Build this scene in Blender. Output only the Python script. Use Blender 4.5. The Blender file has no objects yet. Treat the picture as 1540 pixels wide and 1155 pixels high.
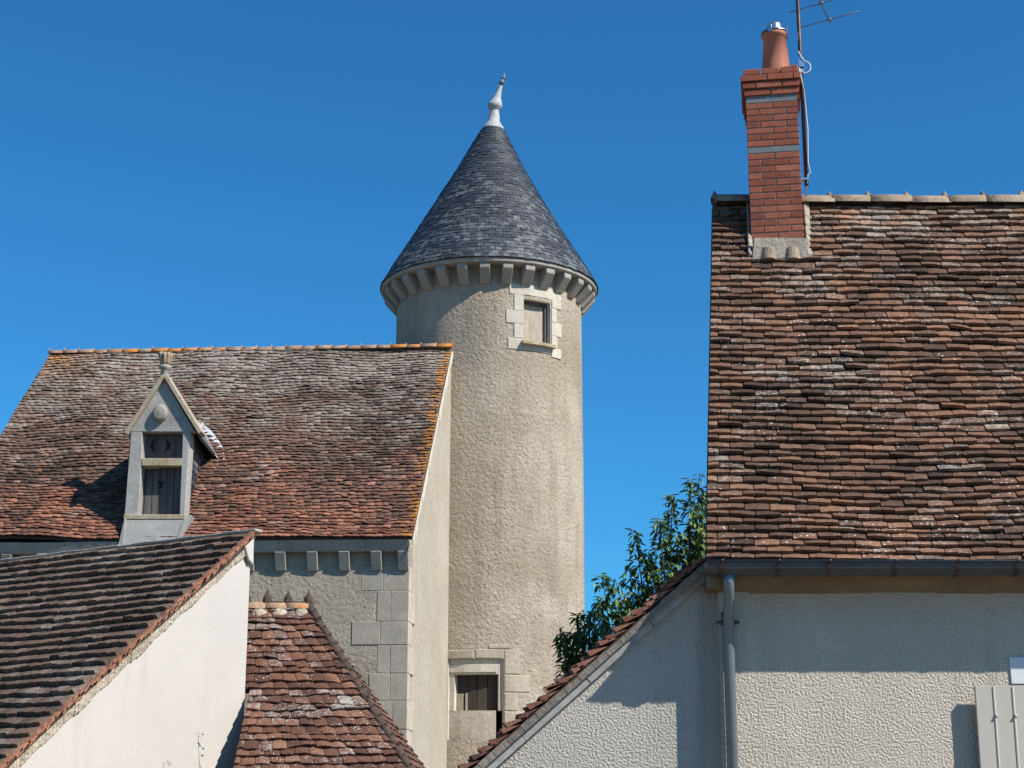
import bpy, math, random
from mathutils import Vector as V, noise as NZ
random.seed(7)
R = math.radians
S = bpy.context.scene
C = S.collection

# ------------------------------------------------------------ camera
EYE = 1.65; PITCH = R(14.5); FPX = 2460.0
cam_d = bpy.data.cameras.new('camera'); cam = bpy.data.objects.new('camera', cam_d); C.objects.link(cam)
cam.location = (0, 0, EYE); cam.rotation_euler = (R(90)+PITCH, 0, 0)
cam_d.sensor_width = 36; cam_d.lens = 36*FPX/1540; cam_d.clip_end = 3000; cam_d.clip_start = .1
S.camera = cam
# ------------------------------------------------------------ sky, sun, exposure
SUN_AZ, SUN_EL = 57.5, 43.5            # azimuth measured from -Y towards +X
w = bpy.data.worlds.new('World'); S.world = w; w.use_nodes = True
nt = w.node_tree; bg = nt.nodes['Background']
sky = nt.nodes.new('ShaderNodeTexSky'); sky.sky_type = 'NISHITA'; sky.sun_disc = False
sky.sun_elevation = R(SUN_EL); sky.sun_rotation = R(180-SUN_AZ); sky.altitude = 200
sky.air_density = 1.0; sky.dust_density = 0.25; sky.ozone_density = 3.2
hs = nt.nodes.new('ShaderNodeMix'); hs.data_type = 'RGBA'; hs.blend_type = 'MULTIPLY'; hs.inputs[0].default_value = 1
hs.inputs[7].default_value = (.29, 1.04, 1.50, 1)      # a very clear, deep blue summer sky
nt.links.new(sky.outputs[0], hs.inputs[6]); nt.links.new(hs.outputs[2], bg.inputs[0]); bg.inputs[1].default_value = 0.069
sd = bpy.data.lights.new('sun', 'SUN'); so = bpy.data.objects.new('sun', sd); C.objects.link(so)
sd.energy = 5.0; sd.angle = R(.5); sd.color = (1, .94, .86)
sdir = V((math.sin(R(SUN_AZ))*math.cos(R(SUN_EL)), -math.cos(R(SUN_AZ))*math.cos(R(SUN_EL)), math.sin(R(SUN_EL))))
so.rotation_euler = sdir.to_track_quat('Z', 'Y').to_euler(); so.location = sdir*60
S.view_settings.view_transform = 'Standard'; S.view_settings.look = 'None'
S.view_settings.exposure = 0.45; S.view_settings.gamma = 1

# ------------------------------------------------------------ pixel ray helpers (only to take measures off the photograph)
cs, sn = math.cos(PITCH), math.sin(PITCH); O = V((0, 0, EYE))
def ray(px, py):
    x = (px-770)/FPX; u = (577.5-py)/FPX
    return V((x, cs-u*sn, sn+u*cs))
def P(px, py, Y):
    r = ray(px, py); return O + r*(Y/r.y)
def PP(px, py, p0, n):
    r = ray(px, py); return O + r*((p0-O).dot(n)/r.dot(n))

# ------------------------------------------------------------ materials
class MT:
    def __init__(s, name):
        s.m = bpy.data.materials.new(name); s.m.use_nodes = True
        s.t = s.m.node_tree; s.b = s.t.nodes['Principled BSDF']
        s.tc = s.t.nodes.new('ShaderNodeTexCoord').outputs['Object']
    def n(s, k): return s.t.nodes.new(k)
    def put(s, sock, v):
        if isinstance(v, bpy.types.NodeSocket): s.t.links.new(v, sock)
        elif isinstance(v, (tuple, list)) and len(v) == 3 and sock.type == 'RGBA': sock.default_value = (*v, 1)
        else: sock.default_value = v
    def noise(s, scale, detail=4, rough=.55, vec=None, dist=0):
        n = s.n('ShaderNodeTexNoise'); s.put(n.inputs['Vector'], vec or s.tc)
        n.inputs['Scale'].default_value = scale; n.inputs['Detail'].default_value = detail
        n.inputs['Roughness'].default_value = rough; n.inputs['Distortion'].default_value = dist
        return n.outputs['Fac']
    def vor(s, scale, vec=None, feat='F1'):
        n = s.n('ShaderNodeTexVoronoi'); s.put(n.inputs['Vector'], vec or s.tc); n.feature = feat
        n.inputs['Scale'].default_value = scale; return n.outputs['Distance']
    def scale(s, v3, vec=None):
        n = s.n('ShaderNodeMapping'); s.put(n.inputs['Vector'], vec or s.tc); n.inputs['Scale'].default_value = v3
        return n.outputs[0]
    def ma(s, op, a, b=0.0, c=0.0):
        n = s.n('ShaderNodeMath'); n.operation = op; s.put(n.inputs[0], a); s.put(n.inputs[1], b); s.put(n.inputs[2], c)
        return n.outputs[0]
    def mr(s, v, a, b, lo=0.0, hi=1.0):
        n = s.n('ShaderNodeMapRange'); s.put(n.inputs[0], v)
        for i, q in enumerate((a, b, lo, hi)): n.inputs[i+1].default_value = q
        return n.outputs[0]
    def ramp(s, f, stops, interp='LINEAR'):
        n = s.n('ShaderNodeValToRGB'); s.put(n.inputs[0], f); e = n.color_ramp.elements; n.color_ramp.interpolation = interp
        while len(e) < len(stops): e.new(.5)
        for q, (p, c) in zip(e, stops): q.position = p; q.color = (*c, 1)
        return n.outputs[0]
    def mix(s, f, a, b, mode='MIX'):
        n = s.n('ShaderNodeMix'); n.data_type = 'RGBA'; n.blend_type = mode
        s.put(n.inputs[0], f); s.put(n.inputs[6], a); s.put(n.inputs[7], b); return n.outputs[2]
    def attr(s, name='tc'):
        n = s.n('ShaderNodeAttribute'); n.attribute_name = name
        q = s.n('ShaderNodeSeparateColor'); s.t.links.new(n.outputs['Color'], q.inputs[0])
        return q.outputs[0], q.outputs[1], q.outputs[2], n.outputs['Alpha']
    def xyz(s):
        q = s.n('ShaderNodeSeparateXYZ'); s.t.links.new(s.tc, q.inputs[0]); return q.outputs
    def fin(s, col, rough=.9, bump=None, bs=.5, bd=.01, metal=0.0, spec=.3):
        s.put(s.b.inputs['Base Color'], col); s.put(s.b.inputs['Roughness'], rough); s.b.inputs['Metallic'].default_value = metal
        s.b.inputs['Specular IOR Level'].default_value = spec
        if bump is not None:
            n = s.n('ShaderNodeBump'); s.put(n.inputs['Height'], bump); n.inputs['Strength'].default_value = bs; n.inputs['Distance'].default_value = bd
            s.t.links.new(n.outputs[0], s.b.inputs['Normal'])
        return s.m

def tile_mat(name, pal, lich=(.33, .31, .28), lich_lo=.62, lich_hi=.72, t_gain=0.0, dark=.0, patch=.55, orange=None, spots=0.0, top_grey=0.0, low_red=None, psc=.8):
    m = MT(name); r, s_, t_, r2 = m.attr()
    pn = m.noise(psc, 4, .6)
    v = m.ma('ADD', m.ma('MULTIPLY', r, 1-patch), m.ma('MULTIPLY', m.mr(pn, .28, .72), patch))
    col = m.ramp(v, pal)
    if low_red:       # the lower rows are younger, redder tiles
        f = m.ma('ADD', m.mr(t_, low_red[1], low_red[0]), m.ma('MULTIPLY', m.ma('SUBTRACT', m.noise(.9, 3), .5), 2.4))
        f = m.ma('MULTIPLY', m.mr(m.ma('ADD', f, m.ma('MULTIPLY', m.ma('SUBTRACT', r2, .5), .6)), .35, .9), .8)
        col = m.mix(f, col, m.ramp(r, [(0, (.11, .05, .036)), (.5, (.23, .09, .056)), (1, (.36, .155, .095))]))
    fn = m.noise(17, 8, .78, m.scale((1, 1, 1.5)))
    sm = m.noise(45, 3, .6)
    bias = m.ma('ADD', m.ma('MULTIPLY', m.ma('SUBTRACT', r2, .5), .16), m.ma('MULTIPLY', m.ma('SUBTRACT', m.noise(1.3, 3), .5), .5))
    bias = m.ma('ADD', bias, m.ma('MULTIPLY', m.ma('SUBTRACT', t_, .5), t_gain))
    lm = m.mr(m.ma('ADD', m.ma('ADD', m.ma('MULTIPLY', fn, .6), m.ma('MULTIPLY', sm, .4)), bias), lich_lo, lich_hi)
    col = m.mix(m.ma('MULTIPLY', lm, .9), col, m.mix(m.noise(30), lich, tuple(c*.55 for c in lich)))
    dn = m.mr(m.noise(2.2, 6, .75), .52, .68)
    col = m.mix(m.ma('MULTIPLY', dn, .35+dark), col, (.028, .023, .022))
    if spots:
        vs = m.vor(24); sp = m.ma('MULTIPLY', m.mr(vs, .24, .14), m.mr(m.noise(3.1, 2), .66-spots, .72-spots))
        col = m.mix(m.ma('MULTIPLY', sp, .9), col, (.62, .61, .57))
    if orange:        # crusts of orange lichen near the verge and the ridge
        e = m.ma('MAXIMUM', m.mr(s_, orange[0], orange[0]+.012), m.ma('MULTIPLY', m.mr(s_, .16, .02), m.mr(t_, .8, .98)))
        f = m.ma('MULTIPLY', e, m.mr(m.ma('ADD', m.noise(5.5, 5, .7), m.ma('MULTIPLY', m.ma('SUBTRACT', r2, .5), .3)), .40, .55))
        col = m.mix(m.ma('MULTIPLY', f, .85), col, (.42, .17, .03))
    mo = m.mr(m.noise(33, 6, .8), .34, .66, .50, 1.45)      # weathering, tone by tone, within each tile
    gr = m.n('ShaderNodeCombineColor'); [m.put(gr.inputs[q], mo) for q in range(3)]
    col = m.mix(.85, col, gr.outputs[0], 'MULTIPLY')
    hb = m.ma('ADD', m.ma('MULTIPLY', fn, .7), m.ma('MULTIPLY', sm, .5))
    return m.fin(col, .92, hb, .55, .012, spec=.2)

def wall_mat(name, c1, c2, sc=22, bs=.6, bd=.012, stain=None, stain_f=.4, big=.7, detail=5, pit=0, streak=.35, mott=.8):
    m = MT(name)
    col = m.mix(m.mr(m.noise(big, 5, .6), .35, .65), c1, c2)
    g = m.noise(sc, detail, .6); col = m.mix(m.ma('MULTIPLY', m.mr(g, .35, .7), .35), col, tuple(c*.72 for c in c2))
    if stain:
        q = m.mr(m.noise(1, 6, .7, m.scale((1.1, 1.1, .35))), .5, .72)
        col = m.mix(m.ma('MULTIPLY', q, stain_f), col, stain)
    st = m.ma('MULTIPLY', m.mr(m.noise(1, 5, .6, m.scale((4.5, 4.5, .22))), .52, .70), m.mr(m.noise(.9, 3), .40, .62))
    col = m.mix(m.ma('MULTIPLY', st, streak), col, tuple(c*.5 for c in c2))
    sp = m.mr(m.noise(.55, 6, .75), .56, .60); col = m.mix(m.ma('MULTIPLY', sp, .22), col, tuple(min(1, c*1.22) for c in c1))
    mo = m.mr(m.noise(max(16, sc*1.2), 6, .8), .32, .68, .74, 1.2)
    gr = m.n('ShaderNodeCombineColor'); [m.put(gr.inputs[q], mo) for q in range(3)]
    col = m.mix(mott, col, gr.outputs[0], 'MULTIPLY')
    h = g
    if pit:
        pv = m.mr(m.vor(pit), .0, .25); h = m.ma('ADD', g, m.ma('MULTIPLY', pv, .35))
    return m.fin(col, .95, h, bs, bd, spec=.15)

M = {}
M['tile_right'] = tile_mat('tile_right', [(0, (.026, .018, .014)), (.25, (.066, .040, .028)), (.50, (.135, .073, .047)), (.78, (.215, .112, .066)), (1, (.35, .185, .105))],
                           lich=(.42, .37, .31), lich_lo=.53, lich_hi=.68, t_gain=.07, dark=.2, patch=.5, psc=1.0, spots=.12)
M['tile_manor'] = tile_mat('tile_manor', [(0, (.038, .027, .021)), (.35, (.090, .057, .042)), (.65, (.15, .090, .064)), (1, (.22, .13, .09))],
                           lich=(.40, .345, .29), lich_lo=.49, lich_hi=.70, t_gain=.30, dark=.05, patch=.5, orange=(.975,), low_red=(.02, .60), psc=.5)
M['tile_left'] = tile_mat('tile_left', [(0, (.058, .040, .030)), (.5, (.115, .076, .056)), (1, (.18, .118, .082))],
                          lich=(.33, .285, .235), lich_lo=.51, lich_hi=.68, dark=.15, patch=.4)
M['tile_small'] = tile_mat('tile_small', [(0, (.055, .030, .022)), (.4, (.115, .055, .037)), (.75, (.18, .087, .056)), (1, (.27, .15, .095))],
                           lich=(.50, .47, .43), lich_lo=.565, lich_hi=.68, t_gain=.14, dark=.15, patch=.35, spots=.14)
M['tile_red'] = tile_mat('tile_red', [(0, (.09, .042, .032)), (.5, (.19, .085, .058)), (1, (.30, .15, .105))], lich_lo=.66, lich_hi=.8, dark=.1, patch=.3)

M['tile_orange'] = tile_mat('tile_orange', [(0, (.16, .07, .045)), (.5, (.32, .14, .08)), (1, (.44, .22, .14))], lich=(.45, .40, .33), lich_lo=.56, lich_hi=.7, dark=-.1, patch=.3)
def slate():
    m = MT('slate'); r, s_, t_, r2 = m.attr()
    v = m.ma('ADD', m.ma('MULTIPLY', r, .55), m.ma('MULTIPLY', m.mr(m.noise(1.1, 3), .3, .7), .45))
    col = m.ramp(v, [(0, (.014, .018, .025)), (.6, (.029, .036, .047)), (1, (.060, .071, .088))])
    l = m.mr(m.ma('ADD', m.ma('ADD', m.noise(7, 5, .7), m.ma('MULTIPLY', m.ma('SUBTRACT', r2, .5), .22)), m.ma('ADD', m.ma('MULTIPLY', m.ma('SUBTRACT', .45, t_), .22), m.ma('MULTIPLY', m.ma('SUBTRACT', m.noise(1.4, 3), .5), .6))), .56, .72)
    col = m.mix(m.ma('MULTIPLY', l, .6), col, (.19, .20, .195))
    return m.fin(col, .55, m.noise(30, 4), .3, .006, spec=.5)
M['slate'] = slate()
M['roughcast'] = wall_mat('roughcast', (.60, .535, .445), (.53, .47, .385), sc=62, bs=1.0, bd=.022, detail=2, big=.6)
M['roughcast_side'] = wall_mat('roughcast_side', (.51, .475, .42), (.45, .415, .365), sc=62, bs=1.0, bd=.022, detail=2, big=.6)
M['white_render'] = wall_mat('white_render', (.56, .52, .47), (.51, .475, .43), sc=45, bs=.35, bd=.008, stain=(.50, .465, .43), stain_f=.35, mott=.35, streak=.16)
M['tower_render'] = wall_mat('tower_render', (.49, .42, .33), (.34, .28, .205), sc=13, bs=1.0, bd=.045, stain=(.22, .185, .15), stain_f=.55, detail=8, big=.5, pit=9, streak=.5)
M['manor_render'] = wall_mat('manor_render', (.40, .345, .265), (.32, .275, .21), sc=13, bs=.8, bd=.03, stain=(.22, .2, .175), stain_f=.45, detail=6, pit=11)
M['gable_render'] = wall_mat('gable_render', (.47, .42, .345), (.40, .35, .27), sc=10, bs=.5, bd=.03, stain=(.42, .34, .24), stain_f=.55, detail=6)
M['ashlar'] = wall_mat('ashlar', (.40, .355, .285), (.32, .285, .225), sc=18, bs=.3, bd=.012, stain=(.22, .21, .20), stain_f=.6, big=1.6)
M['white_stone'] = wall_mat('white_stone', (.58, .53, .44), (.50, .455, .37), sc=16, bs=.25, bd=.012, stain=(.45, .40, .32), stain_f=.35, big=1.5)
M['gable_stone'] = wall_mat('gable_stone', (.54, .48, .38), (.45, .39, .29), sc=12, bs=.6, bd=.02, stain=(.42, .34, .24), stain_f=.5, big=3)
M['worn_stone'] = wall_mat('worn_stone', (.47, .415, .33), (.39, .34, .26), sc=14, bs=.6, bd=.02, stain=(.25, .2, .14), stain_f=.5, big=2.5)
M['dormer_stone'] = wall_mat('dormer_stone', (.42, .405, .375), (.30, .29, .265), sc=20, bs=.4, bd=.012, stain=(.21, .2, .18), stain_f=.5, big=1.8)
M['annex_slurry'] = wall_mat('annex_slurry', (.27, .235, .195), (.19, .16, .13), sc=18, bs=.7, bd=.02, stain=(.10, .075, .06), stain_f=.7, big=3)
M['pale_slurry'] = wall_mat('pale_slurry', (.36, .34, .31), (.24, .225, .205), sc=18, bs=.7, bd=.02, stain=(.12, .1, .09), stain_f=.5, big=3)
M['grey_stone'] = wall_mat('grey_stone', (.39, .365, .315), (.30, .28, .24), sc=20, bs=.35, bd=.012, stain=(.19, .18, .165), stain_f=.5, big=1.8)
M['rubble'] = wall_mat('rubble', (.58, .50, .39), (.38, .32, .24), sc=16, bs=1.0, bd=.05, stain=(.28, .22, .15), stain_f=.6, big=5)
M['mortar'] = wall_mat('mortar', (.42, .37, .30), (.33, .285, .23), sc=26, bs=.8, bd=.02, stain=(.18, .16, .14), stain_f=.5, big=4)
M['damp_mortar'] = wall_mat('damp_mortar', (.20, .135, .085), (.14, .095, .06), sc=16, bs=.9, bd=.03, stain=(.07, .055, .045), stain_f=.6, big=3)
M['cement'] = wall_mat('cement', (.36, .35, .325), (.28, .27, .25), sc=30, bs=.5, bd=.01, stain=(.2, .2, .195), stain_f=.4)
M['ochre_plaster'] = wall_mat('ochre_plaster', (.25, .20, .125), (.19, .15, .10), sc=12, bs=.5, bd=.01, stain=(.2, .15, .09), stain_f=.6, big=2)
def simple(name, c, rough=.6, metal=0, var=.25, sc=9, bs=.15, stretch=(1, 1, 1), spec=.4):
    m = MT(name); n = m.noise(sc, 5, .65, m.scale(stretch))
    return m.fin(m.mix(m.mr(n, .3, .7), c, tuple(q*(1-var) for q in c)), m.mr(n, .3, .7, rough-.08, rough+.08), n, bs, .005, metal, spec)
M['zinc'] = simple('zinc', (.085, .095, .105), .42, .6, .3)
M['pipe'] = simple('pipe', (.19, .225, .25), .4, .35, .2, 4)
M['steel'] = simple('steel', (.62, .64, .66), .28, .9, .25)
M['mast'] = simple('mast', (.085, .06, .055), .5, .6, .4)
M['alu'] = simple('alu', (.25, .27, .30), .4, .7)
M['lead_white'] = simple('lead_white', (.46, .47, .47), .7, .0, .45, 8)
M['lead'] = simple('lead', (.17, .185, .21), .5, .3, .3)
M['cable'] = simple('cable', (.6, .6, .58), .5, 0, .2)
M['wood_old'] = simple('wood_old', (.15, .135, .135), .85, 0, .65, 11, .9, (1, 1, .07))
M['wood_dark'] = simple('wood_dark', (.06, .042, .032), .8, 0, .5, 10, .6, (1, 1, .07))
M['wood_beige'] = simple('wood_beige', (.45, .385, .29), .8, 0, .4, 7, .5, (1, 1, .3))
M['shutter_paint'] = simple('shutter_paint', (.47, .43, .37), .5, 0, .08, 5, .1, (1, 1, .2))
M['board_grey'] = simple('board_grey', (.40, .39, .37), .8, 0, .45, 14, .6, (.5, 1, 1))
M['white_paint'] = simple('white_paint', (.66, .66, .66), .6, 0, .12)
M['dark'] = simple('dark', (.012, .012, .013), .9)
M['bark'] = simple('bark', (.10, .075, .055), .9, 0, .4, 20, .5)
M['stalk'] = simple('stalk', (.17, .15, .06), .9, 0, .4, 20)
M['terracotta'] = simple('terracotta', (.56, .215, .135), .8, 0, .5, 5, .3, (1, 1, .4))
M['lead_band'] = simple('lead_band', (.20, .215, .23), .6, .2, .35, 12)
M['glass'] = simple('glass', (.03, .035, .04), .08, 0, .1, 2, 0, spec=.8)
def brick():
    m = MT('brick'); r, a, b, r2 = m.attr()
    col = m.ramp(r, [(0, (.22, .062, .036)), (.5, (.30, .088, .050)), (1, (.37, .125, .072))])
    col = m.mix(m.ma('MULTIPLY', m.mr(m.noise(9, 6, .75), .42, .70), .6), col, (.095, .042, .036)); col = m.mix(m.ma('MULTIPLY', m.mr(m.noise(26, 5, .75), .55, .72), .4), col, (.36, .22, .17))
    return m.fin(col, .85, m.noise(60, 4), .35, .004, spec=.2)
M['brick'] = brick()
def ridge_mat(name, a, b, orange=.0):
    m = MT(name); r, s_, t_, r2 = m.attr()
    col = m.mix(m.mr(m.noise(5, 5, .7), .38, .62), a, b)
    if orange: col = m.mix(m.mr(m.ma('ADD', m.noise(2.2, 5, .7), m.ma('MULTIPLY', m.ma('SUBTRACT', r, .5), .35)), .57, .68), col, (.45, .18, .03))
    col = m.mix(m.ma('MULTIPLY', m.mr(m.noise(24, 5, .7), .5, .7), .6), col, (.07, .055, .045))
    return m.fin(col, .9, m.noise(35, 5), .6, .01, spec=.2)
M['ridge_orange'] = ridge_mat('ridge_orange', (.27, .145, .09), (.36, .27, .20), 1)
M['ridge_mortar'] = ridge_mat('ridge_mortar', (.33, .26, .185), (.22, .17, .125))
M['ridge_crusted'] = ridge_mat('ridge_crusted', (.34, .20, .12), (.42, .30, .20), 1)
M['ridge_dark'] = ridge_mat('ridge_dark', (.055, .04, .034), (.10, .065, .05))
M['coping'] = ridge_mat('coping', (.38, .35, .30), (.36, .27, .15))
M['stain_stone'] = ridge_mat('stain_stone', (.34, .25, .13), (.42, .36, .27))
def leafm():
    m = MT('leaf'); r, s_, t_, r2 = m.attr()
    col = m.ramp(r, [(0, (.04, .085, .022)), (.6, (.085, .16, .04)), (1, (.17, .25, .07))])
    return m.fin(col, .42, m.noise(40), .2, .003, spec=.5)
M['leaf'] = leafm()
def groundm():
    m = MT('ground'); col = m.mix(m.mr(m.noise(.7, 6), .4, .6), (.16, .13, .095), (.21, .17, .12))
    return m.fin(col, .95, m.noise(20, 6), .5, .01)
M['ground'] = groundm()

# ------------------------------------------------------------ mesh builder
class MB:
    def __init__(s): s.v = []; s.f = []; s.a = []; s.smooth = []
    def add(s, vs, fs, at=(0.5, .5, .5, .5), sm=False):
        o = len(s.v); s.v += [V(q) for q in vs]; s.a += [at]*len(vs)
        s.f += [tuple(i+o for i in f) for f in fs]; s.smooth += [sm]*len(fs); return s
    def hexa(s, b, t, at=(.5,)*4):      # bottom 4, top 4 in the same order
        return s.add(list(b)+list(t), [(3, 2, 1, 0), (4, 5, 6, 7), (0, 1, 5, 4), (1, 2, 6, 5), (2, 3, 7, 6), (3, 0, 4, 7)], at)
    def box(s, p0, p1, at=(.5,)*4):
        x0, y0, z0 = p0; x1, y1, z1 = p1
        return s.hexa([(x0, y0, z0), (x1, y0, z0), (x1, y1, z0), (x0, y1, z0)], [(x0, y0, z1), (x1, y0, z1), (x1, y1, z1), (x0, y1, z1)], at)
    def prism(s, poly, d, at=(.5,)*4):  # polygon extruded by vector d
        n = len(poly); poly = [V(p) for p in poly]; d = V(d)
        fs = [tuple(range(n-1, -1, -1)), tuple(range(n, 2*n))]+[(i, (i+1) % n, (i+1) % n+n, i+n) for i in range(n)]
        return s.add(poly+[p+d for p in poly], fs, at)
    def tube(s, pts, rad, n=10, sm=True, caps=True, at=(.5,)*4):
        pts = [V(p) for p in pts]; rad = rad if isinstance(rad, (list, tuple)) else [rad]*len(pts)
        vs = []; 
        for i, p in enumerate(pts):
            d = (pts[min(i+1, len(pts)-1)]-pts[max(i-1, 0)]).normalized()
            a = d.cross(V((0, 0, 1))); a = a if a.length > .1 else d.cross(V((0, 1, 0))); a.normalize(); b = d.cross(a)
            for k in range(n):
                t = 2*math.pi*k/n; vs.append(p+(a*math.cos(t)+b*math.sin(t))*rad[i])
        fs = [(i*n+k, i*n+(k+1) % n, (i+1)*n+(k+1) % n, (i+1)*n+k) for i in range(len(pts)-1) for k in range(n)]
        if caps: fs += [tuple(range(n-1, -1, -1)), tuple((len(pts)-1)*n+k for k in range(n))]
        return s.add(vs, fs, at, sm)
    def lathe(s, prof, n=32, sm=True, at=(.5,)*4, a0=0, a1=2*math.pi):   # prof: (cx, cy, z, r)
        full = abs(a1-a0-2*math.pi) < 1e-6; m = n if full else n+1; vs = []
        for (x, y, z, r) in prof:
            for k in range(m):
                t = a0+(a1-a0)*k/n; vs.append((x+r*math.sin(t), y-r*math.cos(t), z))
        fs = [(i*m+k, i*m+(k+1) % m, (i+1)*m+(k+1) % m, (i+1)*m+k) for i in range(len(prof)-1) for k in range(n)]
        return s.add(vs, fs, at, sm)
    def curved(s, cx, cy, a0, a1, z0, z1, r0, r1, n=4, at=(.5,)*4):      # block bent round a tower
        vs = []
        for k in range(n+1):
            a = a0+(a1-a0)*k/n
            for (r, z) in ((r0, z0), (r1, z0), (r1, z1), (r0, z1)): vs.append((cx+r*math.sin(a), cy-r*math.cos(a), z))
        fs = [(k*4+i, k*4+(i+1) % 4, k*4+4+(i+1) % 4, k*4+4+i) for k in range(n) for i in range(4)]+[(3, 2, 1, 0), (n*4, n*4+1, n*4+2, n*4+3)]
        return s.add(vs, fs, at)
    def build(s, name, mat, parent=None, bevel=0, fix=True):
        root = parent
        while root is not None and root.parent is not None: root = root.parent
        off = root.location.copy() if root is not None else V((0, 0, 0))
        me = bpy.data.meshes.new(name); me.from_pydata([tuple(v-off) for v in s.v], [], s.f)
        at = me.attributes.new('tc', 'FLOAT_COLOR', 'POINT'); at.data.foreach_set('color', [c for q in s.a for c in q])
        me.polygons.foreach_set('use_smooth', s.smooth)
        if fix:
            import bmesh; bm = bmesh.new(); bm.from_mesh(me); bmesh.ops.recalc_face_normals(bm, faces=bm.faces); bm.to_mesh(me); bm.free()
        me.materials.append(M[mat]); me.update()
        o = bpy.data.objects.new(name, me); C.objects.link(o)
        if parent is not None: o.parent = parent
        if bevel:
            b = o.modifiers.new('bevel', 'BEVEL'); b.width = bevel; b.segments = 1; b.limit_method = 'ANGLE'
        return o
def thing(name, label, cat, loc, group=None):
    o = bpy.data.objects.new(name, None); C.objects.link(o); o.location = loc; o['label'] = label; o['category'] = cat
    if group: o['group'] = group
    return o
def rn(a, b): return random.uniform(a, b)

# ------------------------------------------------------------ tiled roof slope
def roof_slope(name, mat, parent, BL, BR, TR, TL, rows, tw, lift=.03, thick=.017, camber=.006, wave=.012, vj=.10, under=True, flare=None, sagz=0.0, warp=.0, kk=0.0, rag=1.0):
    n = (BR-BL).cross(TL-BL).normalized()
    if n.z < 0: n = -n
    H = (TL-BL).length
    def F(s, t):
        p = BL.lerp(BR, s).lerp(TL.lerp(TR, s), t)
        q = NZ.noise(V((p.x*.55, p.y*.55, p.z*.55)))*warp
        if flare: q += flare*max(0, .25-t)**2*16
        return p+n*q
    mb = MB(); e = H/rows
    for r in range(rows):
        fk = lambda u: u+kk*(u*u-u); t0 = fk(r/rows); t1 = fk(min((r+1.62)/rows, 1.0+.4/rows))
        L = (BL.lerp(TL, t0)-BR.lerp(TR, t0)).length
        x = -tw*(.5 if r % 2 else .02)-rn(0, .1)*tw
        ph = rn(0, 100)
        while x < L-.01:
            ww = tw*rn(.93, 1.07); x1 = x+ww
            a, b = max(0, x), min(L, x1); x = x1
            if b-a < .015: continue
            if L-b < .02: b = L
            def wob(xx): return (NZ.noise(V((xx*.9, r*.13, ph*.02)))*wave*2.2+NZ.noise(V((xx*3.1, r*.7, 4.2)))*wave)/H
            sl = rn(-1, 1)*vj*e/H*.5; j = rn(-1, 1)*vj*e/H; dl = rn(-.15, .30)*lift*rag; dr = dl+rn(-.14, .14)*lift*rag
            if random.random() < .03: dl += lift*.45*rag**2; j += .25*e/H*rn(-1, 1)*rag
            gap = .0035
            K = 3; lo = []; lb = []; up = []
            for k in range(K+1):
                f = k/K; xx = a+gap+(b-a-2*gap)*f; s = min(1, max(0, xx/L)); c = camber*(1-(2*f-1)**2)+rn(-.15, .15)*camber
                hh = lift+dl+(dr-dl)*f
                tt = t0+wob(xx)+j+sl*(f-.5)*2 + rn(-.03, .03)*e/H*1.2 - (camber*.5/H)*(1-(2*f-1)**2)
                if r == 0: tt = t0+wob(xx)*.2
                p = F(s, tt); lo.append(p+n*(hh+c)); lb.append(p+n*(hh+c-thick)); up.append(F(s, t1)+n*(c*.6))
            at = (random.random(), (a+b)/2/L, t0, random.random())
            vs = lo+lb+up; fs = []
            for k in range(K): fs += [(k, k+1, 9+k, 8+k), (4+k, 5+k, k+1, k)]
            fs += [(0, 8, 4), (3, 7, 11)]
            mb.add(vs, fs, at)
    o = mb.build(name, mat, parent, fix=False)
    if under:
        ub = MB(); d = n*-.05; g = n*-.004
        q = []
        for t in range(9): 
            for s in range(13): q.append(F(s/12, t/8)+g)
        m_ = len(q); q += [p+d for p in q]
        fs = []
        for t in range(8):
            for s in range(12):
                i = t*13+s; fs += [(i, i+1, i+14, i+13), (i+m_, i+13+m_, i+14+m_, i+1+m_)]
        rim = [s for s in range(13)]+[t*13+12 for t in range(1, 9)]+[8*13+s for s in range(11, -1, -1)]+[t*13 for t in range(7, 0, -1)]
        fs += [(rim[i], rim[(i+1) % len(rim)], rim[(i+1) % len(rim)]+m_, rim[i]+m_) for i in range(len(rim))]
        ub.add(q, fs); ub.build('roof_deck', 'wood_dark', parent)
    return o, n

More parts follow.
